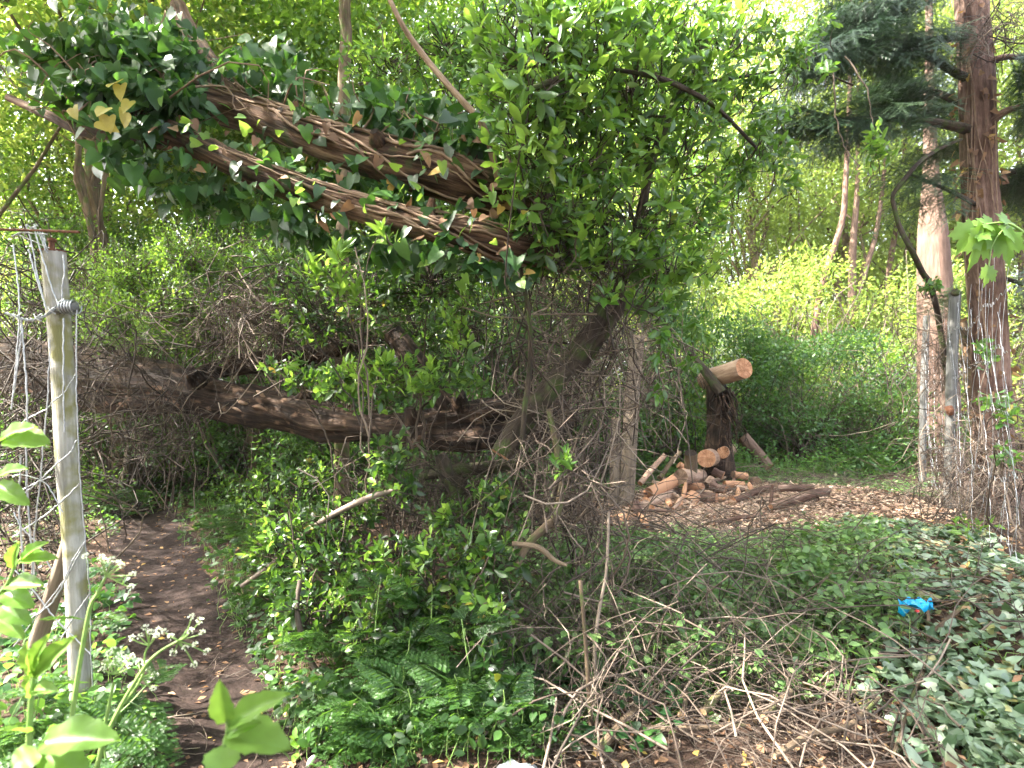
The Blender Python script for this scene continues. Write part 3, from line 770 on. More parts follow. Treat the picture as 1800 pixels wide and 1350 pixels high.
for rows, s in (([(300, 672, 5.0, 6), (340, 660, 5.0, 20), (420, 640, 5.1, 34), (520, 628, 5.2, 36), (610, 606, 5.3, 30), (680, 590, 5.4, 24)], 22),
                ([(692, 585, 4.7, 34), (725, 630, 4.6, 40), (765, 690, 4.5, 44), (800, 735, 4.45, 44)], 23)):
    p, r = pix_path(rows, 26); link('branch', log_mesh('branch', p, r, M_ROT, 26, .16, .12, M_CUT, s), tC)
for tr, pp_, rd_, mt, ks in ((tA, pA, rA, M_CEDAR, (40, 55, 70)), (tB, pB, rB, M_CEDAR, (35, 62)), (tC, pC, rC, M_ROT, (38, 60, 74, 88, 100))):
    for i, k in enumerate(ks):      # knots and broken stubs
        a = R.uniform(-.4, 1.1); v = np.array([R.normal() * .3, -math.sin(a), math.cos(a)]); q0 = pp_[k] + v * rd_[k] * .5; L_ = rd_[k] * R.uniform(.8, 1.5)
        link('broken_stub', log_mesh('broken_stub', spline([q0, q0 + v * L_ * .6, q0 + v * L_ + R.normal(size=3) * .01], 8), np.linspace(.5, .22, 8) * rd_[k], mt, 12, .25, .2, M_ROT, 400 + k), tr)
# torn pale wood on the low trunk
for i in range(7):
    k = int(R.integers(48, 84)); th = R.uniform(-2.3, -.5)
    c = pC[k] + np.array([0, -rC[k] * .97 * abs(math.sin(th)), rC[k] * .9 * math.cos(th + .2)])
    L_ = R.uniform(.04, .11); A_ = c - np.array([L_, 0, -.02]); B_ = c + np.array([L_, .0, -.03 + R.normal() * .02])
    pts = spline([A_, c + np.array([0, -.012, R.normal() * .01]), B_], 8)
    link('bark_flake', log_mesh('bark_flake', pts, np.array([.003, .009, .012, .013, .012, .010, .007, .002]) * R.uniform(.7, 1.3), M_PALEBARK if i % 3 else M_CEDAR, 7, .2, .2, None, 300 + i), tC)
for name, label, rows, mat, S, seed in [
    ('slim_tree', 'slim upright grey brown trunk rising behind the uppermost fallen trunk', [(612, -800, 5.4, 14), (606, -60, 5.4, 19), (608, 60, 5.4, 20), (604, 150, 5.4, 20), (606, 240, 5.4, 22), (602, 420, 5.4, 22), (600, 960, 5.4, 26)], M_TREEBARK, 20, 31),
    ('bare_sapling', 'thin pale bent stem arching down at the right of the upper trunks', [(650, -80, 3.2, 6), (700, 30, 3.1, 9), (735, 85, 3.1, 11), (775, 135, 3.05, 11), (815, 180, 3.0, 12), (845, 215, 2.95, 13), (862, 260, 2.95, 13), (878, 330, 2.95, 13)], M_VINE, 12, 32),
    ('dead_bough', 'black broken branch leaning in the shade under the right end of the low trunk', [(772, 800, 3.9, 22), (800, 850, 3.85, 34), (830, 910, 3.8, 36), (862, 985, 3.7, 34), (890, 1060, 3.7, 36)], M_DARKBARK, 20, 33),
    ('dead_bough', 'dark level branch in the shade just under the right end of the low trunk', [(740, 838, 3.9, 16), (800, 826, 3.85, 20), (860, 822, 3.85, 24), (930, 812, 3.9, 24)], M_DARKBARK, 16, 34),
    ('fallen_log', 'short brown log half hidden in the leaves beside the path', [(585, 1236, 2.62, 24), (620, 1252, 2.58, 26), (660, 1270, 2.56, 28), (705, 1282, 2.55, 26)], M_CEDAR, 20, 35),
    ('bare_sapling', 'thin grey stem curving through the laurel leaves right of the path', [(528, 1020, 3.1, 9), (522, 1060, 3.05, 9), (526, 1100, 3.0, 10), (545, 1160, 2.95, 10), (575, 1200, 2.9, 11)], M_TWIG, 10, 36),
    ('bare_sapling', 'bare grey stem slanting up from the path edge into the laurel', [(425, 1030, 3.7, 8), (480, 990, 3.6, 9), (560, 920, 3.5, 10), (640, 878, 3.4, 11), (700, 860, 3.4, 8)], M_TWIG, 10, 37),
    ('shaded_tree', 'rough trunk standing in the shade beyond the tunnel under the low trunk', [(445, 640, 7.6, 24), (447, 760, 7.6, 26), (450, 880, 7.6, 32)], M_TREEBARK, 18, 38),
    ('shaded_tree', 'thin dark trunk in the shade left of the rough one beyond the tunnel', [(372, 640, 8.6, 12), (368, 760, 8.6, 14), (366, 850, 8.6, 18)], M_DARKBARK, 12, 39),
    ('shaded_tree', 'pair partner, slimmer trunk close to the left of the rough trunk in the tunnel', [(424, 640, 8.2, 14), (425, 760, 8.2, 14), (427, 860, 8.2, 18)], M_TREEBARK, 12, 40),
]:
    rows_label = label.replace('pair partner, ', '')
    p, r = pix_path(rows, 34)
    e = empty(name, p[-1], rows_label, 'sapling' if 'sapling' in name else ('branch' if 'bough' in name else ('log' if 'log' in name else 'tree')))
    link('trunk' if 'tree' in name else 'wood', log_mesh(name, p, r, mat, S, .08, .06, M_CUT, seed), e)
    if name == 'slim_tree':
        o = bpy.data.objects.new('crown', CROWNS[7][0]); COL.objects.link(o); o.parent = e; o.location = (0, 0, .1)  # crown added, largely above view, to block skylight over the left

# ------------------------------------------------------------------ left: ivy
def ivy_leaves(lv, pos, L, hang=.7, face=.7):
    n = len(pos)
    d = norm(np.array([0, -.15, -hang]) + R.normal(size=(n, 3)) * .55)
    nn = norm(np.array([-.1, -face, .55]) + R.normal(size=(n, 3)) * .5)
    l = L * (.4 + .85 * R.random(n) ** .8)
    lv.add(pos, d, nn, l, l * R.uniform(.66, .96, n))

def along(path, rad, n, lo, hi, a0, a1, k0=0, k1=None):
    """points round a trunk between angles a0..a1 (0 = up, + = towards the camera) and radii lo..hi beyond the bark"""
    k1 = k1 or len(path) - 1
    k = R.integers(k0, k1, n); a = R.uniform(a0, a1, n); q = rad[k] + R.uniform(lo, hi, n)
    return path[k] + np.stack([R.normal(size=n) * .03, -q * np.sin(a), q * np.cos(a)], -1)

def winders(parent, path, rad, n, mat, seed, r0=.006, k0=0):
    rr = np.random.default_rng(seed)
    for i in range(n):
        K = 40; a = rr.integers(k0, len(path) - 30); b = min(len(path) - 1, a + rr.integers(22, 60))
        u = np.linspace(a, b, K); iu = np.minimum(u.astype(int), len(path) - 2); f = (u - iu)[:, None]
        c = path[iu] * (1 - f) + path[iu + 1] * f; q = rad[iu] * 1.06 + .006
        ang = rr.uniform(-.9, .9) + np.linspace(0, 1, K) * rr.uniform(-3.2, 3.2) + .35 * np.sin(np.linspace(0, 9, K) + rr.random() * 7) + .6
        pt = c + np.stack([np.zeros(K), -np.sin(ang) * q, np.cos(ang) * q], -1) + rr.normal(size=(K, 3)) * .002
        Rd = np.full(K, r0 * rr.uniform(.6, 1.5)) * np.linspace(1.1, .7, K)
        link('stem', tube_mesh('stem', pt[None], Rd[None], mat, 7), parent)

# big ivy head over the left end of the trunks
ivy1 = empty('ivy', P(200, 150, 3.3), 'dense dark ivy smothering the left end of the upper trunks, some leaves yellow', 'ivy')
lv = Leaves()
for px, py, Y, rx, rz, n in [(60, 105, 3.35, .2, .10, 60), (120, 95, 3.3, .22, .15, 150), (190, 90, 3.25, .25, .17, 200), (265, 95, 3.2, .22, .17, 170), (310, 60, 3.4, .16, .12, 70),
                             (110, 170, 3.2, .18, .1, 70), (180, 165, 3.05, .22, .14, 190), (260, 165, 3.1, .22, .14, 180), (320, 175, 3.15, .15, .13, 100), (330, 120, 3.3, .12, .15, 70),
                             (245, 225, 3.0, .16, .08, 40), (190, 245, 3.05, .16, .10, 34), (235, 290, 3.05, .16, .12, 46), (285, 300, 3.05, .16, .12, 44), (325, 350, 3.1, .14, .08, 22), (215, 30, 3.5, .3, .1, 50), (150, 40, 3.5, .25, .1, 34)]:
    c, _ = in_ellipsoid(n, P(px, py, Y), (rx, .22, rz)); ivy_leaves(lv, c, .086)
put_leaves(ivy1, lv, M_IVY, T_IVY, T_IVYH)
lv = Leaves(); c = np.stack([P(x, y, 2.72) for x, y in [(192, 205), (222, 198), (185, 190), (212, 150), (128, 190), (228, 178), (205, 145), (175, 212)]])
d = norm(np.array([.1, -.2, -.9]) + R.normal(size=c.shape) * .35); lv.add(c, d, norm(np.array([-.1, -.9, .3]) + R.normal(size=c.shape) * .3), R.uniform(.06, .1, len(c)), R.uniform(.06, .085, len(c)))
put_leaves(ivy1, lv, M_IVYOLD, T_IVY, T_IVYH, name='yellow_leaf')
A_ = in_ellipsoid(40, P(220, 170, 3.2), (.5, .2, .2))[0]; put_twigs(ivy1, A_, A_ + R.normal(size=A_.shape) * np.array([.35, .1, .2]), .005, .002, M_VINE, 8, 5, .1, .2, 'stems', 12)

ivy2 = empty('ivy', pA[40], 'ivy along the top of the uppermost fallen trunk, pale stems winding round the bark', 'ivy')
lv = Leaves()
ivy_leaves(lv, along(pA, rA, 270, .0, .24, -1.0, .7, 22, 88), .08)
ivy_leaves(lv, along(pA, rA, 36, .0, .06, .8, 2.6, 30, 88), .08)
c, _ = in_ellipsoid(170, P(470, 130, 3.4), (.35, .2, .22)); ivy_leaves(lv, c, .09)
c, _ = in_ellipsoid(190, P(680, 200, 3.2), (.4, .2, .16)); ivy_leaves(lv, c, .085)
c, _ = in_ellipsoid(110, P(830, 250, 3.05), (.2, .2, .16)); ivy_leaves(lv, c, .085)
put_leaves(ivy2, lv, M_IVY, T_IVY, T_IVYH)
winders(ivy2, pA, rA, 14, M_VINE, 51, .0062, 18)
A_ = along(pA, rA, 34, .0, .02, -.6, .6, 25, 85); put_twigs(ivy2, A_, A_ + np.stack([R.normal(size=34) * .15, R.normal(size=34) * .05, R.uniform(.05, .3, 34)], -1), .005, .002, M_VINE, 8, 5, 0, .18, 'stems', 10)

ivy3 = empty('ivy', pB[40], 'ivy hanging from the thinner fallen trunk in heart shaped dark leaves', 'ivy')
lv = Leaves()
ivy_leaves(lv, along(pB, rB, 200, .0, .16, 1.9, 3.9, 4, 84), .08)
ivy_leaves(lv, along(pB, rB, 90, .0, .10, -1.0, .4, 8, 86), .078)
ivy_leaves(lv, along(pB, rB, 30, .0, .03, .7, 1.6, 20, 86), .08)
for px, py, n in [(420, 360, 50), (520, 400, 60), (350, 330, 40), (620, 425, 40), (700, 440, 44), (480, 300, 60), (600, 320, 60), (700, 345, 50)]:
    c, _ = in_ellipsoid(n, P(px, py, 3.1), (.18, .15, .10)); ivy_leaves(lv, c, .078)
put_leaves(ivy3, lv, M_IVY, T_IVY, T_IVYH)
winders(ivy3, pB, rB, 11, M_VINE, 52, .0055, 10)

for iv, pp_, rd_ in ((ivy2, pA, rA), (ivy3, pB, rB)):
    lv = Leaves(); ivy_leaves(lv, along(pp_, rd_, 34, .0, .14, -.9, 2.8, 20, 86), .065, .9)
    put_leaves(iv, lv, M_DRY, T_IVY, T_IVYH, name='dead_leaf')
    lv = Leaves(); ivy_leaves(lv, along(pp_, rd_, 60, .02, .2, -1.0, 3.2, 20, 86), .055, .3)
    put_leaves(iv, lv, M_SHOOT, T_IVY, T_IVYH, name='young_leaf')
# ------------------------------------------------------------------ shrubs made of shoots
def shoot_shrub(name, label, cat, blobs, base, L, W, nl, mat, young=None, yfrac=.15, up=.35, twig=M_TWIG, hi=T_HI, lo=T_LO, stems=5, maxind=300, step=.014, spread=1.0, group=None, tw_r=.005, minpx=12, droop=0):
    """blobs: (px, py, Y, rx, ry, rz, n shoots)"""
    bpos = P(*base); bpos[2] = max(float(gh(bpos[0], bpos[1])), bpos[2]) if base[1] < 675 else bpos[2]
    e = empty(name, bpos, label, cat, group)
    lv = Leaves(); lvy = Leaves(); TA = []; TB = []
    cens = [P(b[0], b[1], b[2]) for b in blobs]
    for b, c in zip(blobs, cens):
        n = b[6]
        tip, v = in_ellipsoid(n, c, b[3:6], .1)
        ax = norm(v * .8 + R.normal(size=(n, 3)) * .45 + np.array([0, -.15, up]))
        yng = R.random(n) < yfrac
        l = L * R.uniform(.75, 1.2, n)
        if (~yng).any(): 
            m_ = ~yng; whorls(lv, tip[m_], ax[m_], nl, l[m_], l[m_] * W, spread, step)
        if young and yng.any(): whorls(lvy, tip[yng] , norm(ax[yng] + np.array([0, 0, .5])), nl - 1, l[yng] * .95, l[yng] * W, spread * .75, step)
        TA.append(c + (tip - c) * .25 + R.normal(size=(n, 3)) * .04 + np.array([0, .05, -.10 + droop])); TB.append(tip)
    if lv.a: put_leaves(e, lv, mat, lo, hi, maxind=maxind, minpx=minpx)
    if lvy.a: put_leaves(e, lvy, young, lo, hi, name='young_leaf', maxind=min(maxind, 150), bulk='young_foliage', minpx=minpx)
    put_twigs(e, np.concatenate(TA), np.concatenate(TB), tw_r, tw_r * .4, twig, 6, 4, 0, .09)
    for i in range(stems):
        c = cens[i % len(cens)]
        p_ = curves((bpos + R.normal(size=3) * .05)[None], (c + R.normal(size=3) * .08)[None], 14, 0, .06)[0]
        link('stem', log_mesh('stem', p_, np.linspace(tw_r * 1.7, tw_r * .8, 14), twig, 8, .06, .06, None, 700 + i), e)
    return e

shoot_shrub('privet_bush', 'sunlit small leaved bush above the left end of the low trunk', 'bush',
    [(230, 470, 4.9, .35, .3, .3, 200), (330, 440, 5.0, .4, .3, .3, 240), (300, 530, 4.8, .4, .3, .3, 220), (420, 470, 5.2, .35, .3, .35, 150), (200, 560, 5.0, .3, .3, .25, 130), (480, 420, 5.6, .4, .3, .3, 120), (150, 480, 5.2, .3, .3, .4, 90), (380, 580, 5.0, .35, .3, .2, 110)],
    (300, 900, 5.6), .047, .5, 11, M_SMALL, M_SHOOT, .2, .9, stems=7, step=.022, spread=1.0, hi=T_LO, lo=T_4, minpx=10, tw_r=.003)
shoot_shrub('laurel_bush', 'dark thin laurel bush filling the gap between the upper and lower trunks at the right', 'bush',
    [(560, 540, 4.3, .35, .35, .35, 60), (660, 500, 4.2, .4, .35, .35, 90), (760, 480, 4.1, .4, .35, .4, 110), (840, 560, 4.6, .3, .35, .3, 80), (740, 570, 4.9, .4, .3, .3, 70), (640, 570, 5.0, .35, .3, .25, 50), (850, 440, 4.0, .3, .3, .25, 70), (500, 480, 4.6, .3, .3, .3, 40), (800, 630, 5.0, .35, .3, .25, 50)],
    (720, 1000, 4.6), .085, .38, 7, M_LAUREL_SHADED, M_SHOOT, .12, .3, stems=8, twig=M_DTWIG, minpx=14)
shoot_shrub('laurel_bush', 'bright leafy bush behind the ivy above the right end of the uppermost trunk', 'bush',
    [(700, 90, 4.4, .3, .3, .25, 40), (790, 70, 4.3, .35, .3, .25, 56), (870, 110, 4.2, .3, .3, .3, 56), (800, 170, 4.2, .35, .3, .22, 50), (880, 230, 4.1, .25, .3, .25, 44), (720, 190, 4.4, .3, .3, .2, 34), (640, 110, 4.6, .25, .3, .25, 24), (880, 20, 4.2, .35, .3, .2, 40)],
    (840, 1100, 5.2), .095, .38, 7, M_LAUREL, M_SHOOT, .35, .4, stems=5, twig=M_DTWIG, minpx=14)
shoot_shrub('laurel_shoot', 'tall pale green laurel shoot standing in front of the thinner upper trunk', 'shrub',
    [(600, 440, 2.75, .05, .05, .09, 5), (585, 480, 2.75, .09, .06, .08, 6), (545, 465, 2.75, .03, .03, .04, 2), (675, 395, 2.75, .02, .03, .04, 2), (615, 500, 2.75, .08, .06, .05, 4)],
    (640, 760, 3.0), .115, .34, 7, M_SHOOT, M_SHOOT, .5, 1.4, stems=4, spread=.75, tw_r=.003)
shoot_shrub('laurel_shoot', 'bright young laurel tips sprouting on top of the low trunk at the right', 'shrub',
    [(700, 645, 3.5, .16, .12, .10, 20), (745, 660, 3.45, .14, .1, .10, 18), (650, 640, 3.6, .16, .12, .08, 14), (600, 650, 3.7, .14, .1, .08, 12), (820, 620, 3.5, .12, .1, .2, 12), (800, 540, 3.5, .1, .1, .12, 8)],
    (735, 790, 3.9), .10, .36, 8, M_LAUREL, M_SHOOT, .62, .9, stems=5)
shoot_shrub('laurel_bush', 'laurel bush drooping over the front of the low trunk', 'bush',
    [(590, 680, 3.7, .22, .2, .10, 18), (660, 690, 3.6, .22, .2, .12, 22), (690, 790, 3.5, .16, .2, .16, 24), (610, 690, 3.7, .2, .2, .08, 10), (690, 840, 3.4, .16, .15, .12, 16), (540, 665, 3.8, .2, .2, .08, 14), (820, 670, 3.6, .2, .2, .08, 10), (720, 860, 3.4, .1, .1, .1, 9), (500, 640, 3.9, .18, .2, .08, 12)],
    (700, 1050, 3.8), .085, .42, 7, M_LAUREL_SHADED, M_SHOOT, .32, .1, stems=7)
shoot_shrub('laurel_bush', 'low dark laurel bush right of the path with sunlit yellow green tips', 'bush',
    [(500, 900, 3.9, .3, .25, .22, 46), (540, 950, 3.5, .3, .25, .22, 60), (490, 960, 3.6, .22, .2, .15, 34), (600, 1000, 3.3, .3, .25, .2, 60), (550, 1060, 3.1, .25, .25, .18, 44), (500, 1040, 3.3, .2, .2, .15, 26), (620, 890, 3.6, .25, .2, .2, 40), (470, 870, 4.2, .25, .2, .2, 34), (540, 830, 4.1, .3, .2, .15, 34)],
    (560, 1170, 3.4), .075, .42, 7, M_LAUREL_SHADED, M_SHOOT, .26, .5, stems=8, twig=M_DTWIG)
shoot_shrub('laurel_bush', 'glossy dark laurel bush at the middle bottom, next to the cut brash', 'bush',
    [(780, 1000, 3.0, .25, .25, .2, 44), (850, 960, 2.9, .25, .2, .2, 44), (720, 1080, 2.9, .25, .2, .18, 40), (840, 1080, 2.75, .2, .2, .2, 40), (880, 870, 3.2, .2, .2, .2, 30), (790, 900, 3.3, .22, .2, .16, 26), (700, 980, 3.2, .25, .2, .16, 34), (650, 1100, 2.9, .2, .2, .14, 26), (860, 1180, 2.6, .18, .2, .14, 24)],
    (800, 1200, 3.0), .085, .40, 7, M_LAUREL_SHADED, M_SHOOT, .22, .4, stems=8, twig=M_DTWIG)
shoot_shrub('laurel_seedling', 'small laurel seedling with rounded leaves at the end of the brown log by the path', 'shrub',
    [(590, 1270, 2.45, .12, .1, .06, 9), (540, 1290, 2.4, .1, .1, .05, 6), (640, 1300, 2.4, .12, .1, .06, 8)],
    (590, 1320, 2.45), .07, .5, 6, M_LAUREL_SHADED, M_SHOOT, .2, .8, stems=3)

# bare twig thickets on the left
def thicket(name, label, boxes, mat, indiv=40):
    e = empty(name, P(boxes[0][0], boxes[0][1], boxes[0][2]), label, 'twigs')
    for bx in boxes:
        px, py, Y, rx, ry, rz, n, up, r0, ln = bx
        A = in_ellipsoid(n, P(px, py, Y), (rx, ry, rz))[0]
        D = norm(R.normal(size=(n, 3)) + np.array([0, 0, up])) * ln * R.uniform(.5, 1.4, (n, 1))
        put_twigs(e, A - D * .5, A + D * .5, r0, r0 * .4, mat, 9, 4, .08, .16, 'twigs', indiv, 4)
        # side twigs
        k = n * 2
        B = in_ellipsoid(k, P(px, py, Y), (rx, ry, rz))[0]; D2 = norm(R.normal(size=(k, 3)) + np.array([0, 0, .3])) * ln * R.uniform(.15, .4, (k, 1))
        put_twigs(e, B, B + D2, r0 * .5, r0 * .25, mat, 5, 3, .05, .12, 'fine_twigs')
    return e
thicket('twig_thicket', 'tangle of bare grey twigs above the middle of the low trunk',
    [(400, 590, 4.7, .5, .3, .3, 80, .2, .0045, .8), (500, 560, 4.5, .4, .3, .35, 60, .4, .005, .8), (620, 560, 4.8, .5, .4, .4, 50, .6, .005, .9)], M_TWIG, 25)
thicket('twig_thicket', 'bare brown twigs hanging below the left end of the low trunk',
    [(270, 760, 4.6, .4, .3, .25, 60, -.4, .004, .8), (200, 640, 4.4, .4, .3, .35, 50, 0, .004, .8)], M_DTWIG, 20)
thicket('twig_thicket', 'dead brown stems tangled behind the wire at the left edge', 
    [(60, 720, 3.6, .25, .3, .4, 70, .7, .0045, .8), (70, 900, 3.3, .25, .3, .3, 60, .7, .0045, .7), (60, 520, 3.8, .3, .3, .4, 40, .7, .004, .8)], M_DTWIG, 25)
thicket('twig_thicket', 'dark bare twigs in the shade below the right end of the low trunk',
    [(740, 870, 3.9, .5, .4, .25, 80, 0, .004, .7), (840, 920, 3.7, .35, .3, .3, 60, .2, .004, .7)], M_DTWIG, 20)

# ------------------------------------------------------------------ cow parsley
def make_frond(seed):
    rr = np.random.default_rng(seed)
    V = []; T = []
    def leaflet(p, d, n, l, w):
        s = np.cross(n, d); b = len(V)
        V.extend([p, p + d * l * .45 + s * w + n * l * .05, p + d * l - n * l * .08, p + d * l * .45 - s * w + n * l * .05]); T.extend([(b, b + 2, b + 1), (b, b + 3, b + 2)])
    up = np.array([0, 0, 1.])
    def pt(t): return np.array([t, 0, .12 * t - .32 * t * t])
    leaflet(pt(0), np.array([1, 0, 0.]), up, .5, .006); leaflet(pt(.4), norm(pt(1) - pt(.4)), up, .6, .005)
    for i in range(9):
        t = .25 + .72 * i / 8; ll = .40 * (1 - (t - .25) / .8) ** .8 + .03
        for sgn in (-1, 1):
            d = norm(np.array([.55, sgn * 1., -.12 + rr.normal() * .08]))
            b0 = pt(t); leaflet(b0, d, up, ll, .004)
            m = max(2, int(ll / .038))
            for k in range(m):
                q = b0 + d * ll * (.22 + .78 * k / m)
                for s2 in (-1, 1):
                    dd = norm(d * .75 + s2 * np.cross(up, d) * .8 + rr.normal(size=3) * .1); sz = .085 * (1 - .6 * k / m) * (1 - .35 * t) + .015
                    leaflet(q, dd, norm(up + rr.normal(size=3) * .25), sz, sz * .26)
            leaflet(b0 + d * ll * .85, d, up, .06, .016)
    leaflet(pt(.96), np.array([.9, 0, -.35]), up, .1, .025)
    return mesh_tris('frond', np.array(V), np.array(T), M_HERB_SHADED)
FROND = [make_frond(i) for i in range(3)]
def frond(parent, base, dirv, L):
    o = bpy.data.objects.new('frond', FROND[int(R.integers(0, 3))]); COL.objects.link(o); o.parent = parent
    d = Vector(dirv).normalized(); up = Vector((R.normal() * .15, R.normal() * .15, 1)); s = up.cross(d).normalized(); n = d.cross(s)
    b = Vector(base) - Vector(parent.location)
    o.matrix_local = Matrix(((d.x * L, s.x * L, n.x * L, b.x), (d.y * L, s.y * L, n.y * L, b.y), (d.z * L, s.z * L, n.z * L, b.z), (0, 0, 0, 1)))
    return o
def parsley(px, Y, h, nf, label, group, lean=0.1):
    x = (px - 900) * Y / F; z = float(gh(x, Y))
    e = empty('cow_parsley', (x, Y, z), label, 'plant', group)
    top = np.array([x + R.normal() * lean, Y + R.normal() * lean, z + h])
    st = curves(np.array([[x, Y, z]]), top[None], 10, 0, .04)
    link('stem', tube_mesh('stem', st, np.linspace(.005, .002, 10)[None], M_HSTEM, 6), e)
    for i in range(nf):
        t = R.uniform(.05, .98); b = st[0][int(t * 9)]; a = R.uniform(0, 6.28)
        frond(e, b, (math.cos(a), math.sin(a) - .25, R.uniform(.05, .6)), R.uniform(.2, .36) * (1.15 - .5 * t))
    return e
LP = ['cow parsley in the middle of the ferny patch below the glossy laurel',
      'cow parsley at the bottom, just behind the end of the short brown log',
      'cow parsley at the right of the ferny patch, nearest the cut sticks',
      'cow parsley behind the short brown log, left of the ferny patch',
      'cow parsley low at the bottom edge, right of the short brown log',
      'cow parsley low at the bottom edge, right above the log end',
      'cow parsley at the bottom edge, the closest one to the brash heap',
      'tall cow parsley at the back of the ferny patch',
      'cow parsley under the curving grey stem right of the path',
      'cow parsley in the shade below the slanting bare grey stem',
      'cow parsley in the shade where the slanting bare stem leaves the path edge',
      'cow parsley on the right side of the path near its far bend',
      'cow parsley beside the curving grey stem, nearer the camera',
      'small cow parsley left of the ferny patch, above the log',
      'tall cow parsley in deep shade under the low trunk, right of the path',
      'cow parsley at the far bend of the path, right side',
      'smallest cow parsley in front of the brown log',
      'tall cow parsley behind the curving grey stem',
      'cow parsley left of the far end of the path',
      'cow parsley straight ahead at the far end of the path',
      'cow parsley fronds beside the white umbels, left edge of the path',
      'cow parsley fronds close against the foot of the pale post',
      'cow parsley fronds in the bottom left corner behind the broad leaves',
      'cow parsley fronds between the left edge and the pale post']
for i, (px, Y, h, nf) in enumerate([(760, 2.75, .5, 12), (700, 2.55, .35, 11), (840, 2.5, .42, 11), (640, 2.75, .55, 12), (800, 2.4, .25, 9), (740, 2.35, .25, 9), (860, 2.35, .25, 8), (690, 3.0, .6, 10), (560, 3.3, .3, 11), (500, 3.8, .3, 11),
                                (460, 4.5, .35, 11), (420, 5.2, .35, 10), (590, 3.0, .3, 10), (640, 2.8, .25, 9), (500, 4.2, .45, 10), (380, 5.8, .3, 10), (680, 2.45, .22, 9), (540, 3.7, .45, 10), (170, 6.2, .3, 9), (270, 6.6, .3, 9), (230, 1.75, .25, 9), (190, 1.9, .35, 8), (60, 2.2, .4, 8), (120, 2.1, .3, 9)]):
    parsley(px, Y, h, nf, LP[i], 'cow parsley plants along the path')

# the flowering one in front
fp = empty('cow_parsley', P(150, 1420, 1.62), 'flowering cow parsley with white umbels in front of the fence post', 'plant')
def pix_tube(parent, name, rows, mat, n=16, S=7):
    p, r = pix_path(rows, n); return link(name, tube_mesh(name, p[None], r[None], mat, S), parent)
FY = 1.6
pix_tube(fp, 'stem', [(110, 1420, FY, 8), (126, 1263, FY, 8), (155, 1083, FY, 7), (170, 1045, FY, 5), (187, 1012, FY, 4)], M_HSTEM)
pix_tube(fp, 'stem', [(150, 1420, FY, 8), (189, 1290, FY, 8), (244, 1188, FY, 6), (275, 1150, FY, 5), (314, 1126, FY, 4)], M_HSTEM)
pix_tube(fp, 'stem', [(160, 1420, 1.7, 7), (180, 1300, 1.7, 7), (200, 1200, 1.7, 5)], M_HSTEM)
pix_tube(fp, 'stem', [(220, 1235, 1.65, 5), (250, 1190, 1.65, 4), (255, 1150, 1.65, 3), (262, 1135, 1.65, 3)], M_HSTEM)
def umbel(hub, tips, Y):
    for tx, ty in tips:
        yy = Y + R.normal() * .02
        ray = pix_tube(fp, 'umbel_ray', [(hub[0], hub[1], Y, 2.6), ((hub[0] + tx) / 2 + R.normal() * 2, (hub[1] + ty) / 2 + 1, (Y + yy) / 2, 2.2), (tx, ty, yy, 2)], M_HSTEM, 8, 5)
        lv = Leaves(); n = 26; c = P(tx, ty - 1, yy)
        v = rdir(n, .5); lv.add(c + v * .0075 * R.uniform(.4, 1, (n, 1)), v, rdir(n), R.uniform(.0035, .007, n), R.uniform(.004, .006, n))
        o = link('umbellet', leaf_bulk('umbellet', lv.get(), T_MIN, M_FLOWER), fp)
umbel((187, 1012), [(151, 979), (178, 980), (184, 986), (214, 996), (209, 990), (234, 1011), (230, 1033), (182, 1002), (196, 985)], FY)
umbel((314, 1126), [(337, 1085), (352, 1092), (334, 1110), (356, 1114), (344, 1135), (363, 1147), (342, 1169), (326, 1140), (300, 1120), (290, 1112), (305, 1148)], FY)
umbel((262, 1135), [(255, 1104), (278, 1109), (264, 1112), (274, 1118), (231, 1123), (246, 1120)], 1.65)
umbel((202, 1185), [(190, 1150), (200, 1143), (212, 1150), (185, 1165), (222, 1158), (210, 1170), (196, 1172), (204, 1160), (232, 1155), (180, 1178), (216, 1180), (228, 1172)], 1.7)
umbel((250, 1190), [(262, 1178), (272, 1188), (268, 1212), (240, 1200), (232, 1205), (255, 1168), (244, 1165)], 1.66)
for px, py, dx, dz, L_ in [(165, 1085, .8, .1, .13), (150, 1090, -.5, .3, .10), (220, 1230, .9, -.2, .2), (200, 1270, .9, -.1, .22), (170, 1300, -.8, .1, .22), (230, 1300, .8, .0, .2), (160, 1200, -.9, .2, .2), (265, 1150, .6, -.6, .08)]:
    frond(fp, P(px, py, FY + .05), (dx, -.35, dz), L_)

# broad leaved shoots close to the camera
def pix_leaf(parent, base, tip, Y, w, mat, T=T_BROAD, name='leaf', ny=-.6, nz=.8, Yt=None):
    a = P(*base, Y); b = P(*tip, Yt or Y); d = b - a; L_ = np.linalg.norm(d); d /= L_
    n = norm(np.array([R.normal() * .2, ny, nz])); n = norm(n - d * n.dot(d)); s = np.cross(n, d)
    key = (id(T), mat.name)
    if key not in LEAF_MESH: LEAF_MESH[key] = mesh_tris(mat.name, T[0], T[1], mat, smooth=True)
    o = bpy.data.objects.new(name, LEAF_MESH[key]); COL.objects.link(o); o.parent = parent
    W_ = w * Y / F; p = a - np.array(parent.location)
    o.matrix_local = Matrix(((d[0] * L_, s[0] * W_, n[0] * L_, p[0]), (d[1] * L_, s[1] * W_, n[1] * L_, p[1]), (d[2] * L_, s[2] * W_, n[2] * L_, p[2]), (0, 0, 0, 1)))
    return o
def broad_shoot(label, stem, leaves, Y):
    e = empty('broad_leaf_shoot', P(stem[0][0], stem[0][1], Y), label, 'plant')
    pix_tube(e, 'stem', [(x, y, Y, w) for x, y, w in stem], M_HSTEM)
    for b, t, w, ny in leaves: pix_leaf(e, b, t, Y, w, M_BIG, ny=ny, Yt=Y - .04)
    return e
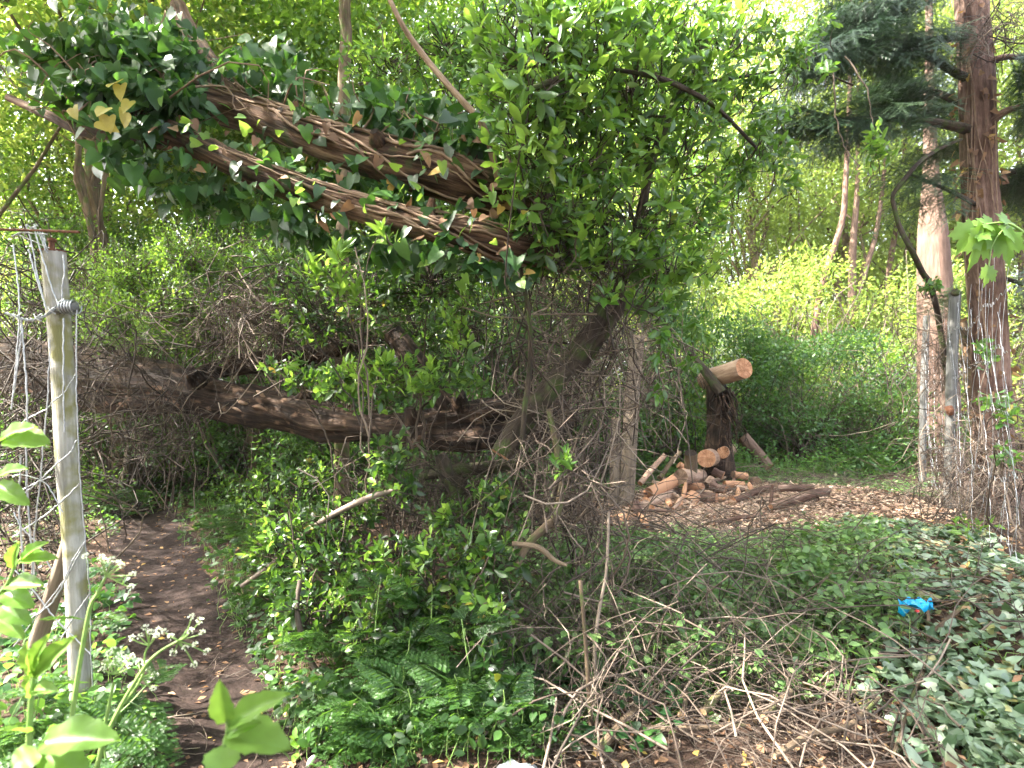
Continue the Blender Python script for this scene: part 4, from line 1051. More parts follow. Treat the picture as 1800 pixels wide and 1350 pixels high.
broad_shoot('pale blurred seedling with notched leaves at the bottom, right of the path', [(385, 1500, 9), (392, 1330, 8), (400, 1285, 6), (398, 1262, 5)],
    [((398, 1270), (382, 1214), 40, -1), ((402, 1275), (482, 1216), 44, -.8), ((398, 1290), (500, 1298), 66, -.5), ((396, 1310), (384, 1360), 60, -.6), ((400, 1290), (440, 1268), 30, -.8)], 1.05)
broad_shoot('tall pale shoot with upright leaves at the bottom left corner', [(44, 1500, 12), (50, 1330, 11), (55, 1230, 9), (60, 1185, 6)],
    [((60, 1190), (28, 1140), 34, -1), ((60, 1186), (62, 1126), 32, -1), ((60, 1190), (104, 1128), 36, -1), ((56, 1215), (88, 1205), 26, -.6), ((56, 1225), (36, 1190), 24, -.8), ((52, 1290), (18, 1270), 36, -.5)], 1.25)
broad_shoot('big soft green leaf at the very bottom left', [(60, 1480, 7), (70, 1350, 7), (72, 1312, 6)],
    [((72, 1308), (186, 1282), 66, -.5), ((70, 1320), (20, 1345), 60, -.5), ((75, 1325), (150, 1372), 60, -.5)], 1.15)
broad_shoot('leafy spray entering at the left edge half way down', [(-20, 1060, 6), (10, 1030, 5), (30, 990, 4), (58, 965, 3)],
    [((38, 985), (66, 950), 22, -.9), ((32, 988), (86, 972), 26, -.7), ((24, 1000), (20, 960), 26, -.9), ((10, 1030), (62, 1018), 34, -.6), ((5, 1040), (50, 1060), 36, -.7), ((0, 1062), (45, 1090), 36, -.7), ((-10, 1080), (35, 1115), 30, -.7)], 1.7)
broad_shoot('pale leaf poking in at the left edge beside the wire', [(-30, 800, 6), (0, 775, 4), (20, 770, 3)],
    [((10, 772), (72, 768), 50, -.8), ((0, 775), (45, 740), 34, -.8), ((-5, 850), (40, 880), 34, -.8), ((-5, 840), (32, 815), 26, -.8)], 1.6)

# low leafy ground plants on the left
def ground_plants(name, label, cat, regions, L, mat, T_hi, T_lo, W=.8, h=.12, maxind=300, minpx=12, up=1.0, stuff_twigs=True):
    """regions: (x, y, rx, ry, n)"""
    x0, y0 = regions[0][0], regions[0][1]
    e = empty(name, (x0, y0, float(gh(x0, y0))), label, cat)
    lv = Leaves(); TA = []; TB = []
    for (x, y, rx, ry, n) in regions:
        a = R.uniform(0, 6.28, n); q = np.sqrt(R.random(n))
        X = x + rx * q * np.cos(a); Y = y + ry * q * np.sin(a)
        ok = (Y > 1.3) & (np.abs(X - path_x(Y)) > .30 + .06 * np.sin(Y * 4.3)) | (Y > 6.6)
        ok &= (((X - 3.0) / 1.45) ** 2 + ((Y - 6.8) / 1.3) ** 2 > 1) | (R.random(n) < .08); X, Y = X[ok], Y[ok]; n = len(X)
        lump = .55 + .45 * np.sin(X * 6.1 + 2 * np.sin(Y * 4.3)) * np.sin(Y * 5.2 + X * 2)
        Z = gh(X, Y) + h * R.random(n) ** .7 * lump * (np.interp(Y, [3.9, 5.2], [1, .35]) if name == 'bramble_patch' else 1) + .01
        pos = np.stack([X, Y, Z], -1)
        d = norm(np.stack([R.normal(size=n), R.normal(size=n), R.normal(size=n) * .35 - .1], -1)); nn = norm(R.normal(size=(n, 3)) * .45 + np.array([0, -.15, up]))
        l = L * R.uniform(.55, 1.25, n); lv.add(pos, d, nn, l, l * W * R.uniform(.85, 1.15, n))
        k = n // 3; TA.append(np.stack([X[:k] + R.normal(size=k) * .04, Y[:k] + R.normal(size=k) * .04, gh(X[:k], Y[:k])], -1)); TB.append(pos[:k])
    put_leaves(e, lv, mat, T_lo, T_hi, maxind=maxind, minpx=minpx)
    put_twigs(e, np.concatenate(TA), np.concatenate(TB), .0018, .001, M_HSTEM, 4, 3, 0, .1, 'stalks')
    return e
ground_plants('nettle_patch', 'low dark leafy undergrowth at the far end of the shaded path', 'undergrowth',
    [(-3.9, 6.6, 1.3, 1.0, 900), (-2.4, 5.6, .9, 1.1, 900), (-4.6, 5.4, .7, 1.0, 500), (-1.9, 4.4, .7, .8, 700), (-5.5, 8, 2.5, 1.5, 1200), (-2.5, 8, 2, 1.5, 900)], .06, M_HERB_SHADED, T_LO, T_4, .6, .28, 200)
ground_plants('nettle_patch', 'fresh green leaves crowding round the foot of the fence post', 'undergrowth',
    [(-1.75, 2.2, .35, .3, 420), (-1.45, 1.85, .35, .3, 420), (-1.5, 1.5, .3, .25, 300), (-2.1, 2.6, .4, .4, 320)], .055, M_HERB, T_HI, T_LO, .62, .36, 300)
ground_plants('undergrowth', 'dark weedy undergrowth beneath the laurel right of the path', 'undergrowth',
    [(-1.0, 3.1, .6, .5, 800), (-.5, 2.7, .6, .4, 900), (-.2, 2.45, .5, .3, 600), (-1.5, 3.8, .5, .5, 700), (-.2, 3.4, .7, .6, 900), (-.9, 2.5, .35, .22, 300)], .05, M_HERB_SHADED, T_HI, T_LO, .6, .25, 300)
ground_plants('ground_ivy_patch', 'ivy leaves spreading on the ground left of the path behind the fence', 'ivy',
    [(-2.6, 3.3, .6, .6, 500), (-3.3, 4.2, .8, .8, 600)], .055, M_IVY, T_IVYH, T_IVY, .8, .10, 200)

# dry leaves and crumbs on the path
def litter(name, label, cat, regs, L, mat, kind_stuff=True, z=.008, T=T_4):
    lv = Leaves()
    for (x, y, rx, ry, n) in regs:
        X = x + R.uniform(-rx, rx, n); Y = y + R.uniform(-ry, ry, n); ok = Y > 1.0; X, Y = X[ok], Y[ok]; n = len(X)
        pos = np.stack([X, Y, gh(X, Y) + z + R.random(n) * .015], -1)
        l = L * R.uniform(.4, 1.3, n)
        lv.add(pos, np.stack([R.normal(size=n), R.normal(size=n), R.normal(size=n) * .15], -1), norm(R.normal(size=(n, 3)) * .28 + np.array([0, 0, 1.])), l, l * R.uniform(.3, .7, n))
    o = link(name, leaf_bulk(name, lv.get(), T, mat)); tag(o, label, cat, kind='stuff')
litter('leaf_litter', 'dry brown leaves scattered over the woodland floor', 'leaf litter', [(-1.5, 3.5, 1.6, 2, 800), (-3.4, 6, 1.6, 1.6, 1200), (1, 3.2, 2, 1.2, 3200), (1.5, 5.5, 3, 2, 3000), (2, 9, 3.5, 2.5, 2500), (-1.25, 2.6, .6, .6, 120)], .045, M_DRY)
for x, y, lab in [(478, 1268, 'single yellow fallen leaf on the soil right of the path'), (1500, 1230, 'bright orange yellow leaf lying on the bare soil patch')]:
    Y = 1.5 / ((y - 675) / F); p = P(x, y, Y); p[2] = float(gh(p[0], p[1])) + .025
    e = empty('fallen_leaf', p, lab, 'leaf'); lvv = Leaves(); lvv.add(np.zeros((1, 3)) + p, np.array([[.8, .3, .05]]), np.array([[.1, -.5, .8]]), .055, .03)
    o = link('blade', leaf_bulk('blade', lvv.get(), T_HI, M_IVYOLD), e)

# ------------------------------------------------------------------ left fence
PY = 2.5
fence_post = empty('fence_post', P(146, 1300, PY), 'pale weathered post wound with wire at the left, rusty pin on top', 'post')
p, r = pix_path([(94, 444, PY, 37), (99, 510, PY, 36), (104, 569, PY, 35), (112, 673, PY, 35), (119, 820, PY, 35), (130, 960, PY, 33), (139, 1150, PY, 32), (146, 1320, PY, 32)], 60)
link('pole', log_mesh('pole', p, r, M_POSTW, 32, .015, .03, M_POSTW, 61), fence_post)
def disc(name, c, rad, h, mat, parent, n=18, tilt=0):
    t = np.array([[c[0], c[1], c[2]], [c[0] + tilt * h, c[1], c[2] + h]])
    return link(name, log_mesh(name, t, np.array([rad, rad]), mat, n, .03, 0, mat, 1), parent)
disc('cap_plate', P(92, 444, PY), .05, .008, M_RUST, fence_post)
disc('pin', P(91, 441, PY), .011, .045, M_RUST, fence_post); disc('pin_head', P(91, 424, PY), .017, .012, M_RUST, fence_post)
pp, rr_ = pix_path([(100, 545, PY - .05, 16), (122, 541, PY - .06, 20), (134, 540, PY - .04, 17)], 10)
link('bracket', log_mesh('bracket', pp, rr_, M_POSTG, 14, .1, .1, M_POSTG, 62), fence_post)

wf = empty('wire_fence', P(30, 1100, 2.5), 'slack galvanised wire netting hanging left of the pale post', 'fence')
def wire(parent, rows, w=3.2, wig=.0011, name='wire', mat=M_GALV):
    p, r = pix_path([(x, y, Y, w) for x, y, Y in rows], max(14, 8 * len(rows)))
    p = p + R.normal(size=p.shape) * wig
    return link(name, tube_mesh(name, p[None], r[None], mat, 6), parent)
q = PY - .07
for rows in ([(23, 430, q), (31, 490, q), (34, 548, q), (28, 640, q), (20, 720, q)], [(46, 394, q), (56, 430, q), (70, 500, q), (82, 545, q)], [(50, 438, q), (62, 480, q), (80, 540, q)],
             [(46, 394, q), (54, 400, q), (66, 396, q), (52, 404, q)], [(80, 425, q), (76, 410, q), (70, 404, q), (84, 440, q)], [(60, 395, q), (75, 425, q), (82, 444, q)],
             [(30, 412, q), (50, 420, q), (72, 430, q), (88, 436, q)], [(20, 415, q), (40, 409, q), (84, 412, q)],
             [(88, 598, q), (86, 650, q), (82, 720, q), (72, 830, q), (60, 950, q), (52, 1060, q)], [(38, 570, q), (42, 620, q), (48, 700, q), (46, 800, q), (50, 900, q), (60, 1010, q)],
             [(24, 690, q), (36, 600, q), (38, 560, q)], [(111, 448, q), (113, 480, q), (109, 520, q), (118, 540, q)], [(135, 545, q), (134, 660, q), (137, 760, q), (142, 860, q), (150, 950, q), (158, 1040, q), (160, 1150, q), (166, 1260, q)],
             [(60, 400, q), (96, 520, q), (113, 548, q)], [(112, 560, q), (112, 700, q), (113, 760, q)],
             [(134, 656, q), (126, 670, q), (112, 690, q), (95, 705, q), (80, 720, q), (60, 730, q), (24, 752, q)], [(24, 880, q), (50, 862, q), (75, 840, q), (100, 815, q), (124, 795, q), (136, 770, q)],
             [(140, 850, q), (110, 880, q), (80, 905, q), (50, 925, q), (22, 945, q)], [(150, 950, q), (128, 985, q), (110, 1023, q), (75, 1070, q), (24, 1137, q)], [(150, 955, q), (120, 1010, q), (90, 1060, q), (50, 1090, q), (24, 1110, q)],
             [(24, 870, q), (60, 850, q), (90, 838, q)], [(90, 1000, q), (70, 960, q), (40, 930, q), (24, 900, q)], [(110, 900, q), (80, 850, q), (40, 835, q), (22, 838, q)], [(160, 1040, q), (120, 1100, q), (90, 1160, q), (40, 1220, q)], [(24, 1000, q), (60, 1040, q), (100, 1090, q), (160, 1150, q)], [(36, 800, q), (34, 900, q), (42, 1000, q), (40, 1100, q)]):
    wire(wf, rows, R.uniform(2.0, 2.9))
def barbed(parent, rows):
    p, r = pix_path([(x, y, Y, 3) for x, y, Y in rows], 90)
    K = len(p); a = np.linspace(0, 60, K)
    for s in (0, PI):
        off = np.stack([np.zeros(K), np.cos(a + s), np.sin(a + s)], -1) * .004
        link('strand', tube_mesh('strand', (p + off)[None], np.full((1, K), .0032), M_GALV, 6), parent)
    for k in (12, 34, 58, 80):
        b = p[k]; link('barb', tube_mesh('barb', np.array([[b + (-.02, -.006, -.018), b + (0, -.01, .003), b + (.016, 0, .02)], [b + (.02, -.006, -.014), b + (0, -.012, -.002), b + (-.018, 0, .018)]]), np.full((2, 3), .0025), M_GALV, 5), parent)
barbed(wf, [(10, 550, q), (50, 562, q), (80, 554, q), (98, 541, q), (112, 528, q)])
for i in range(5):     # wire lashing round the bracket
    cx = 112 + 5 * i; K = 20; a = np.linspace(0, 6.6, K)
    c = P(cx, 540, PY - .055); pts = c + np.stack([np.linspace(-.006, .006, K), np.cos(a) * .03, np.sin(a) * .03], -1)
    link('lashing', tube_mesh('lashing', pts[None], np.full((1, K), .0028), M_GALV, 5), wf)
pix_tube(wf, 'rusty_rod', [(-10, 403, q, 5), (60, 405, q, 5), (140, 408, q, 5)], M_RUST, 6, 8)
st = empty('leaning_stake', P(71, 1120, 2.7), 'dark grey stake leaning against the pale fence post', 'post')
p, r = pix_path([(130, 920, 2.6, 20), (110, 990, 2.62, 24), (90, 1055, 2.65, 26), (66, 1130, 2.7, 28)], 14)
link('pole', log_mesh('pole', p, r, M_POSTB, 18, .03, .03, M_CUTPALE, 66), st)
#---PART3---

# ------------------------------------------------------------------ right: big laurel at the top middle
def stem_thing(name, label, cat, rows, mat, S=16, seed=0, n=30, cut=None, part='wood', rough=.08, lumps=.06, group=None):
    p, r = pix_path(rows, n)
    if name == 'cut_bough':                 # lies on the chips
        p[:, 2] = gh(p[:, 0], p[:, 1]) + r * 1.0 + .025 if seed != 145 else p[:, 2]
    if name == 'cut_stick': p[:, 2] = np.maximum(p[:, 2], gh(p[:, 0], p[:, 1]) + r * .6 + .03)
    e = empty(name, p[0], label, cat, group)
    link(part, log_mesh(part, p, r, mat, S, rough, lumps, cut or mat, seed), e)
    return e

big = [  # px, py, Y, rx, ry, rz, shoots
    (930, 60, 2.6, .3, .35, .18, 70), (1020, 50, 2.7, .3, .35, .16, 75), (1110, 45, 2.9, .3, .35, .16, 70), (1200, 50, 3.1, .3, .35, .16, 66), (1275, 60, 3.3, .25, .3, .2, 46),
    (930, 150, 2.5, .25, .3, .2, 56), (1010, 150, 2.7, .3, .35, .2, 66), (1110, 140, 2.9, .3, .35, .2, 66), (1200, 150, 3.1, .3, .35, .2, 60), (1270, 170, 3.3, .22, .3, .2, 40),
    (930, 250, 2.6, .25, .3, .2, 52), (1020, 250, 2.8, .3, .35, .2, 60), (1110, 250, 3.0, .3, .35, .2, 62), (1200, 260, 3.2, .3, .35, .22, 58), (1270, 290, 3.5, .25, .3, .2, 34),
    (940, 350, 2.8, .28, .3, .18, 48), (1030, 350, 3.0, .3, .35, .2, 54), (1120, 360, 3.1, .3, .35, .2, 58), (1210, 370, 3.4, .3, .35, .2, 54),
    (980, 430, 3.0, .3, .3, .15, 44), (1080, 440, 3.1, .3, .3, .15, 48), (1180, 450, 3.3, .3, .35, .16, 46), (1150, 520, 3.4, .3, .3, .13, 26), (1240, 440, 3.8, .25, .3, .2, 30), (1085, 505, 3.0, .1, .1, .06, 6)]
lt = shoot_shrub('laurel_tree', 'big glossy laurel overhanging the middle top, bright leaves against dark branches', 'tree', [(*b[:6], int(b[6] * .8)) for b in big], (1010, 1000, 3.9), .1, .40, 7, M_LAUREL, M_SHOOT, .38, .45, twig=M_DTWIG, stems=6, tw_r=.004, maxind=300, step=.012)
for i, rows in enumerate([[(1240, 75, 3.1, 12), (1213, 125, 3.05, 16), (1196, 160, 3.05, 17), (1175, 205, 3.0, 15), (1158, 250, 3.0, 15), (1145, 290, 3.05, 14), (1120, 400, 3.2, 18), (1085, 520, 3.4, 22)],
                          [(925, 160, 2.45, 10), (980, 140, 2.5, 10), (1030, 125, 2.5, 8)], [(1080, 122, 2.7, 7), (1150, 135, 2.75, 9), (1196, 152, 2.85, 10), (1260, 190, 2.95, 8), (1330, 260, 3.1, 6)],
                          [(1068, 240, 3.3, 11), (1064, 320, 3.3, 13), (1062, 385, 3.3, 13), (1064, 470, 3.4, 15)], [(1140, 60, 3.0, 13), (1128, 95, 3.0, 15), (1100, 180, 3.1, 12), (1080, 240, 3.2, 12)],
                          [(1196, 150, 3.1, 5), (1340, 130, 3.3, 6), (1420, 120, 3.4, 4), (1500, 150, 3.4, 3)], [(1045, 230, 2.9, 6), (1100, 205, 2.9, 7), (1170, 205, 2.9, 5)]]):
    p, r = pix_path(rows, 30); link('branch', log_mesh('branch', p, r, M_DARKBARK, 14, .1, .1, M_DARKBARK, 80 + i), lt)
shoot_shrub('laurel_spray', 'thin laurel sprays hanging in front of the bright gap right of the big laurel', 'branch',
    [(1395, 90, 3.2, .14, .15, .1, 11), (1350, 60, 3.2, .1, .12, .1, 9), (1330, 140, 3.2, .12, .12, .08, 9), (1355, 200, 3.2, .1, .12, .06, 7), (1385, 130, 3.2, .1, .1, .05, 5), (1330, 250, 3.2, .14, .12, .1, 12), (1370, 280, 3.2, .1, .1, .1, 9), (1390, 320, 3.2, .06, .08, .05, 4),
     (1310, 320, 3.3, .12, .1, .08, 8), (1440, 55, 3.3, .1, .1, .06, 5), (1445, 120, 3.3, .06, .05, .03, 3)], (1330, 175, 3.4), .078, .36, 8, M_LAUREL, M_SHOOT, .12, -.3, stems=4, twig=M_DTWIG, tw_r=.003)
shoot_shrub('laurel_spray', 'lone laurel rosette hanging in front of the yew boughs', 'branch',
    [(1540, 232, 3.2, .05, .05, .05, 4), (1548, 262, 3.2, .05, .05, .05, 4), (1530, 285, 3.2, .03, .04, .03, 1)], (1480, 130, 3.4), .085, .36, 9, M_LAUREL, M_SHOOT, .4, .2, stems=2, twig=M_DTWIG, tw_r=.003)
shoot_shrub('laurel_spray', 'drooping laurel leaves hanging low in front of the two wooden posts', 'branch',
    [(1165, 600, 3.0, .08, .08, .06, 5), (1150, 640, 3.0, .03, .05, .03, 2), (1230, 590, 3.3, .1, .1, .05, 5), (1170, 700, 3.2, .08, .06, .04, 3), (1220, 640, 3.4, .08, .1, .05, 4)], (1120, 520, 3.2), .085, .4, 6, M_LAUREL, M_SHOOT, .1, -.7, stems=2, twig=M_DTWIG, tw_r=.003)
shoot_shrub('laurel_sprig', 'green laurel sprig in the bare twigs left of the two wooden posts', 'sprig',
    [(1000, 800, 2.8, .05, .05, .04, 4), (985, 815, 2.8, .03, .03, .03, 2)], (985, 900, 2.85), .085, .36, 7, M_LAUREL, M_SHOOT, .5, .6, stems=2, twig=M_DTWIG, tw_r=.003)

# dark leaning broken trunk
stem_thing('broken_tree', 'dark mossy broken trunk leaning up to the right through the twigs', 'trunk',
    [(880, 800, 3.3, 40), (920, 738, 3.35, 42), (960, 690, 3.35, 40), (1000, 640, 3.4, 40), (1040, 585, 3.4, 36), (1062, 545, 3.4, 34), (1078, 522, 3.4, 34)], M_DARKBARK, 28, 91, 40, M_CUT, 'trunk', .14, .1)
stem_thing('forked_bough', 'short dark mossy branch forking beside the broken trunk', 'branch',
    [(1015, 650, 3.4, 24), (1040, 615, 3.38, 22), (1062, 585, 3.36, 22), (1085, 550, 3.36, 20), (1094, 530, 3.36, 14)], M_DARKBARK, 16, 92)
thicket('twig_thicket', 'wall of bare brown twigs below the big laurel in the middle',
    [(985, 560, 3.5, .34, .4, .45, 60, .8, .004, .8), (985, 720, 3.5, .34, .4, .4, 56, .8, .004, .8), (1050, 650, 4.2, .5, .4, .5, 60, .8, .004, 1.0), (990, 880, 3.3, .35, .35, .35, 66, .8, .004, .8), (1130, 720, 5.2, .4, .4, .5, 24, .6, .0045, .9), (1000, 430, 3.6, .5, .3, .3, 34, .3, .0045, .9)], M_TWIG, 30)
for i, (lab, rows, m) in enumerate([
    ('dark bent stem forking low at the left edge of the brash', [(905, 1000, 2.9, 12), (931, 953, 2.95, 13), (975, 908, 3.0, 15), (984, 860, 3.05, 15), (980, 800, 3.1, 12), (965, 720, 3.2, 10)], M_TREEBARK),
    ('short broken stub pointing right low at the left edge of the brash', [(900, 955, 2.8, 9), (945, 962, 2.8, 10), (975, 985, 2.8, 8), (996, 994, 2.8, 6)], M_TREEBARK),
    ('thin bare sapling stem standing in the brash at the middle', [(1020, 1020, 2.55, 7), (1027, 1100, 2.52, 7), (1033, 1180, 2.5, 8), (1040, 1285, 2.5, 9)], M_TREEBARK),
    ('curving thin stem beside the bare sapling in the brash', [(1070, 900, 2.9, 5), (1066, 1000, 2.85, 5), (1052, 1080, 2.8, 6), (1045, 1150, 2.75, 7), (1048, 1210, 2.7, 7)], M_TWIG),
    ('dark upright stem at the left edge of the bare twig wall', [(915, 470, 3.0, 7), (930, 560, 3.05, 8), (932, 640, 3.1, 9), (922, 720, 3.1, 9), (918, 790, 3.1, 9)], M_DARKBARK),
    ('dark arching stem crossing the bare twig wall', [(1055, 700, 3.3, 6), (1020, 760, 3.2, 7), (1000, 800, 3.1, 8), (960, 900, 3.0, 8)], M_DARKBARK)]):
    stem_thing('bare_sapling', lab, 'sapling', rows, m, 12, 95 + i)
for i, (lab, rows) in enumerate([('taller brown wooden post standing in the twigs, wire across it', [(1122, 590, 6.9, 24), (1112, 690, 6.9, 26), (1106, 780, 6.9, 28), (1100, 890, 6.9, 28)]),
                                 ('shorter brown wooden post just left of the taller wooden post', [(1083, 735, 6.9, 17), (1081, 800, 6.9, 18), (1080, 890, 6.9, 18)])]):
    stem_thing('wooden_post', lab, 'post', rows, M_POSTB, 20, 110 + i, 24, M_CUTPALE, 'pole', .03, .02)

# ------------------------------------------------------------------ right: sawn logs
def log(label, rows, mat, cut=M_CUT, S=26, seed=0, n=16, name='sawn_log', cat='log'):
    return stem_thing(name, label, cat, rows, mat, S, seed, n, cut, 'wood', .07, .05)
def log3(label, a, b, r, mat, cut=M_CUT, seed=0, name='sawn_log', cat='log'):
    """a, b = (px, py, Y) end centres; r in metres"""
    A = P(*a); B = P(*b); pts = spline([A, (A + B) / 2 + R.normal(size=3) * .015, B], 12)
    e = empty(name, (A + B) / 2, label, cat)
    link('wood', log_mesh('wood', pts, np.full(12, r) * np.linspace(1.04, .96, 12), mat, 30, .07, .05, cut, seed), e); return e
log3('sawn trunk held up in the air with its round orange cut end facing the clearing', (1240, 668, 8.9), (1308, 647, 8.0), .145, M_PALEBARK, M_CUT, 121)
stem_thing('broken_bough', 'dark splintered branch running down to the raised sawn trunk', 'branch', [(1205, 610, 8.6, 12), (1222, 632, 8.5, 14), (1245, 660, 8.4, 18), (1268, 690, 8.3, 20)], M_DARKBARK, 14, 122)
stump = stem_thing('torn_stump', 'dark torn stump with shreds hanging under the raised sawn trunk', 'stump', [(1258, 665, 8.7, 26), (1262, 700, 8.7, 38), (1264, 750, 8.7, 44), (1262, 800, 8.7, 52), (1260, 858, 8.7, 66)], M_ROT, 26, 123, 24, None, 'wood', .22, .2)
A_ = in_ellipsoid(46, P(1272, 690, 8.4), (.15, .15, .1))[0]; put_twigs(stump, A_, A_ + np.stack([R.normal(size=46) * .14 + .08, R.normal(size=46) * .1, -R.uniform(.3, .9, 46)], -1), .012, .004, M_ROT, 7, 5, 0, .1, 'shreds', 16)
log3('grey stub standing on end in the log pile', (1213, 838, 7.6), (1214, 796, 7.5), .085, M_TREEBARK, M_ROT, 124)
log3('sawn log with the larger orange cut face in the log pile', (1258, 804, 9.2), (1241, 806, 7.9), .13, M_PALEBARK, M_CUT, 125)
log3('sawn log with the smaller orange cut face at the right of the log pile', (1285, 790, 9.6), (1271, 795, 8.4), .095, M_PALEBARK, M_CUT, 126)
log3('short sawn log lying at the foot of the grey stub', (1230, 835, 8.2), (1196, 838, 7.2), .095, M_PALEBARK, M_CUTOLD, 127)
log3('long pale debarked log in front of the log pile', (1075, 918, 6.3), (1180, 868, 7.2), .075, M_PALEBARK, M_CUT, 128)
log3('split orange billet on top of the pale debarked log', (1140, 868, 7.0), (1205, 832, 7.4), .075, M_CUT, M_CUT, 129)
log3('round orange faced log half under the split billet', (1150, 890, 7.6), (1134, 884, 6.8), .075, M_PALEBARK, M_CUT, 135)
log3('thin pole slanting up left of the grey stub', (1125, 850, 7.2), (1168, 800, 7.5), .035, M_PALEBARK, M_CUT, 130)
log3('second thin pole slanting up nearest the grey stub', (1160, 840, 7.4), (1196, 795, 7.6), .03, M_TREEBARK, M_CUTOLD, 131)
log3('bark covered slab leaning right of the log pile', (1306, 768, 9.5), (1352, 822, 9.2), .095, M_PINKBARK, M_CUT, 132)
log3('upright brown slab below the leaning slab', (1316, 834, 9.4), (1334, 790, 9.5), .07, M_PINKBARK, M_CUT, 133)
log3('low brown log lying right of the upright slab', (1320, 828, 9.5), (1376, 826, 9.5), .055, M_PINKBARK, M_CUTOLD, 134)
log('crooked brown branch lying on the wood chips', [(1355, 908, 6.35, 12), (1385, 902, 6.4, 15), (1418, 895, 6.5, 16), (1440, 884, 6.6, 15), (1455, 864, 6.8, 14)], M_YEWBARK, seed=141, name='cut_bough', cat='branch')
log('thinner branch lying behind the crooked one on the wood chips', [(1290, 888, 6.9, 11), (1340, 874, 7.1, 13), (1380, 868, 7.1, 14), (1428, 864, 7.2, 11)], M_YEWBARK, seed=142, name='cut_bough', cat='branch')
log('long thin branch lying flat in front of the wood chips', [(1255, 920, 6.1, 7), (1300, 915, 6.15, 8), (1345, 915, 6.1, 7)], M_YEWBARK, seed=143, name='cut_bough', cat='branch')
log('short brown branch lying right of the blue green sprig', [(1492, 842, 8.3, 8), (1520, 852, 8.2, 9), (1555, 864, 8.0, 8)], M_YEWBARK, seed=144, name='cut_bough', cat='branch')
log('upright twiggy branch end on the wood chips', [(1352, 900, 6.6, 5), (1356, 872, 6.6, 6), (1358, 852, 6.6, 4)], M_YEWBARK, seed=145, name='cut_bough', cat='branch')
litter('dead_ivy_leaves', 'brown and yellowed dead leaves lying on the ivy bank', 'leaf litter', [(2.2, 2.8, .5, .6, 90), (2.8, 3.8, .7, .7, 140), (3.4, 5, .8, .8, 200)], .05, M_DRY, z=.06)
litter('wood_chips', 'orange brown wood chips and sawdust on the clearing floor', 'wood chips', [(3.0, 6.4, 1.5, .8, 11000), (3.4, 7.5, 1.5, .7, 6500), (2.2, 7.0, .7, .7, 3400), (1.7, 6.6, .7, .6, 1600), (3.2, 5.6, 1.2, .5, 1500), (3.8, 8.4, 1.5, .6, 1500)], .055, M_CHIP, z=.012, T=T_MIN)

# ------------------------------------------------------------------ right: yew
yw = empty('yew_tree', P(1766, 930, 5.95), 'dark yew with a reddish trunk and dead ivy leaves on its bark at the right', 'tree')
YY = 5.95
p, r = pix_path([(1700, -330, YY, 44), (1706, -100, YY, 48), (1708, 25, YY, 50), (1714, 150, YY, 56), (1720, 300, YY, 56), (1728, 420, YY, 56), (1738, 600, YY, 56), (1748, 760, YY, 56), (1758, 870, YY, 60), (1766, 945, YY, 76)], 110)
link('trunk', log_mesh('trunk', p, r, M_YEWBARK, 46, .12, .09, M_CUT, 151, 10), yw)
pT, rT = p, r
boughs = [[(1712, 140, YY, 17), (1684, 130, YY - .1, 14), (1620, 90, YY - .2, 11), (1553, 45, YY - .3, 8), (1500, 10, YY - .4, 4)],
          [(1712, 230, YY, 18), (1640, 214, YY - .3, 14), (1560, 208, YY - .5, 11), (1480, 210, YY - .7, 8), (1405, 190, YY - .8, 4)],
          [(1708, 60, YY, 16), (1640, 70, YY - .4, 12), (1540, 75, YY - .7, 8), (1440, 95, YY - .9, 4)],
          [(1708, -40, YY, 16), (1630, -20, YY - .3, 12), (1540, 10, YY - .6, 8), (1470, 40, YY - .7, 4)],
          [(1722, 250, YY, 15), (1760, 200, YY - .2, 12), (1830, 180, YY - .3, 8)], [(1716, 120, YY, 15), (1770, 100, YY - .2, 10), (1840, 110, YY - .3, 7)],
          [(1735, 372, YY, 9), (1680, 340, YY - .2, 7), (1600, 306, YY - .4, 4)], [(1730, 330, YY, 12), (1790, 300, YY + .2, 10), (1850, 320, YY + .3, 7)], [(1720, 200, YY, 14), (1640, 160, YY + .4, 10), (1560, 150, YY + .7, 6)], [(1740, 480, YY, 9), (1800, 500, YY - .2, 7)], [(1716, -130, YY, 15), (1640, -110, YY - .4, 10), (1530, -80, YY - .8, 6)]]
BP = []
for i, rows in enumerate(boughs):
    p, r = pix_path(rows, 24); link('bough', log_mesh('bough', p, r, M_YEWBARK if i in (4, 5) else M_DARKBARK, 12, .1, .08, None, 160 + i), yw); BP.append(p)
def make_spray(seed):
    rr = np.random.default_rng(seed); V = []; T = []
    def tri(p, d, s, l, w):
        b = len(V); V.extend([p - s * w, p + s * w, p + d * l]); T.append((b, b + 1, b + 2))
    def needles(a, b, l0):
        ax = norm(b - a); L_ = np.linalg.norm(b - a); side = norm(np.cross(np.array([0, 0, 1.]), ax)); n = int(L_ / .011)
        tri(a, ax, side, L_, .003)
        for k in range(n):
            q = a + ax * L_ * k / n
            for sg in (-1, 1):
                d = norm(side * sg + ax * .55 + np.array([0, 0, -.2 + rr.normal() * .25])); tri(q, d, ax, l0 * rr.uniform(.8, 1.3), .003)
    main = np.array([[0, 0, 0], [.16, 0, .0], [.32, 0, -.035], [.45, 0, -.09]])
    for a, b in zip(main[:-1], main[1:]): needles(a, b, .026)
    for k in range(9):
        t = .08 + .36 * k / 9; c = np.array([t, 0, -.4 * max(0, t - .2) ** 2]); sg = 1 if k % 2 else -1
        ln = .20 * (1 - t) + .03; e_ = c + np.array([.6, sg * .8, -.22 + rr.normal() * .1]) * ln; needles(c, e_, .024)
    return np.array(V), np.array(T)
SPR = [make_spray(i) for i in range(3)]
SPM = [mesh_tris('spray', v, t, M_YEW) for v, t in SPR]
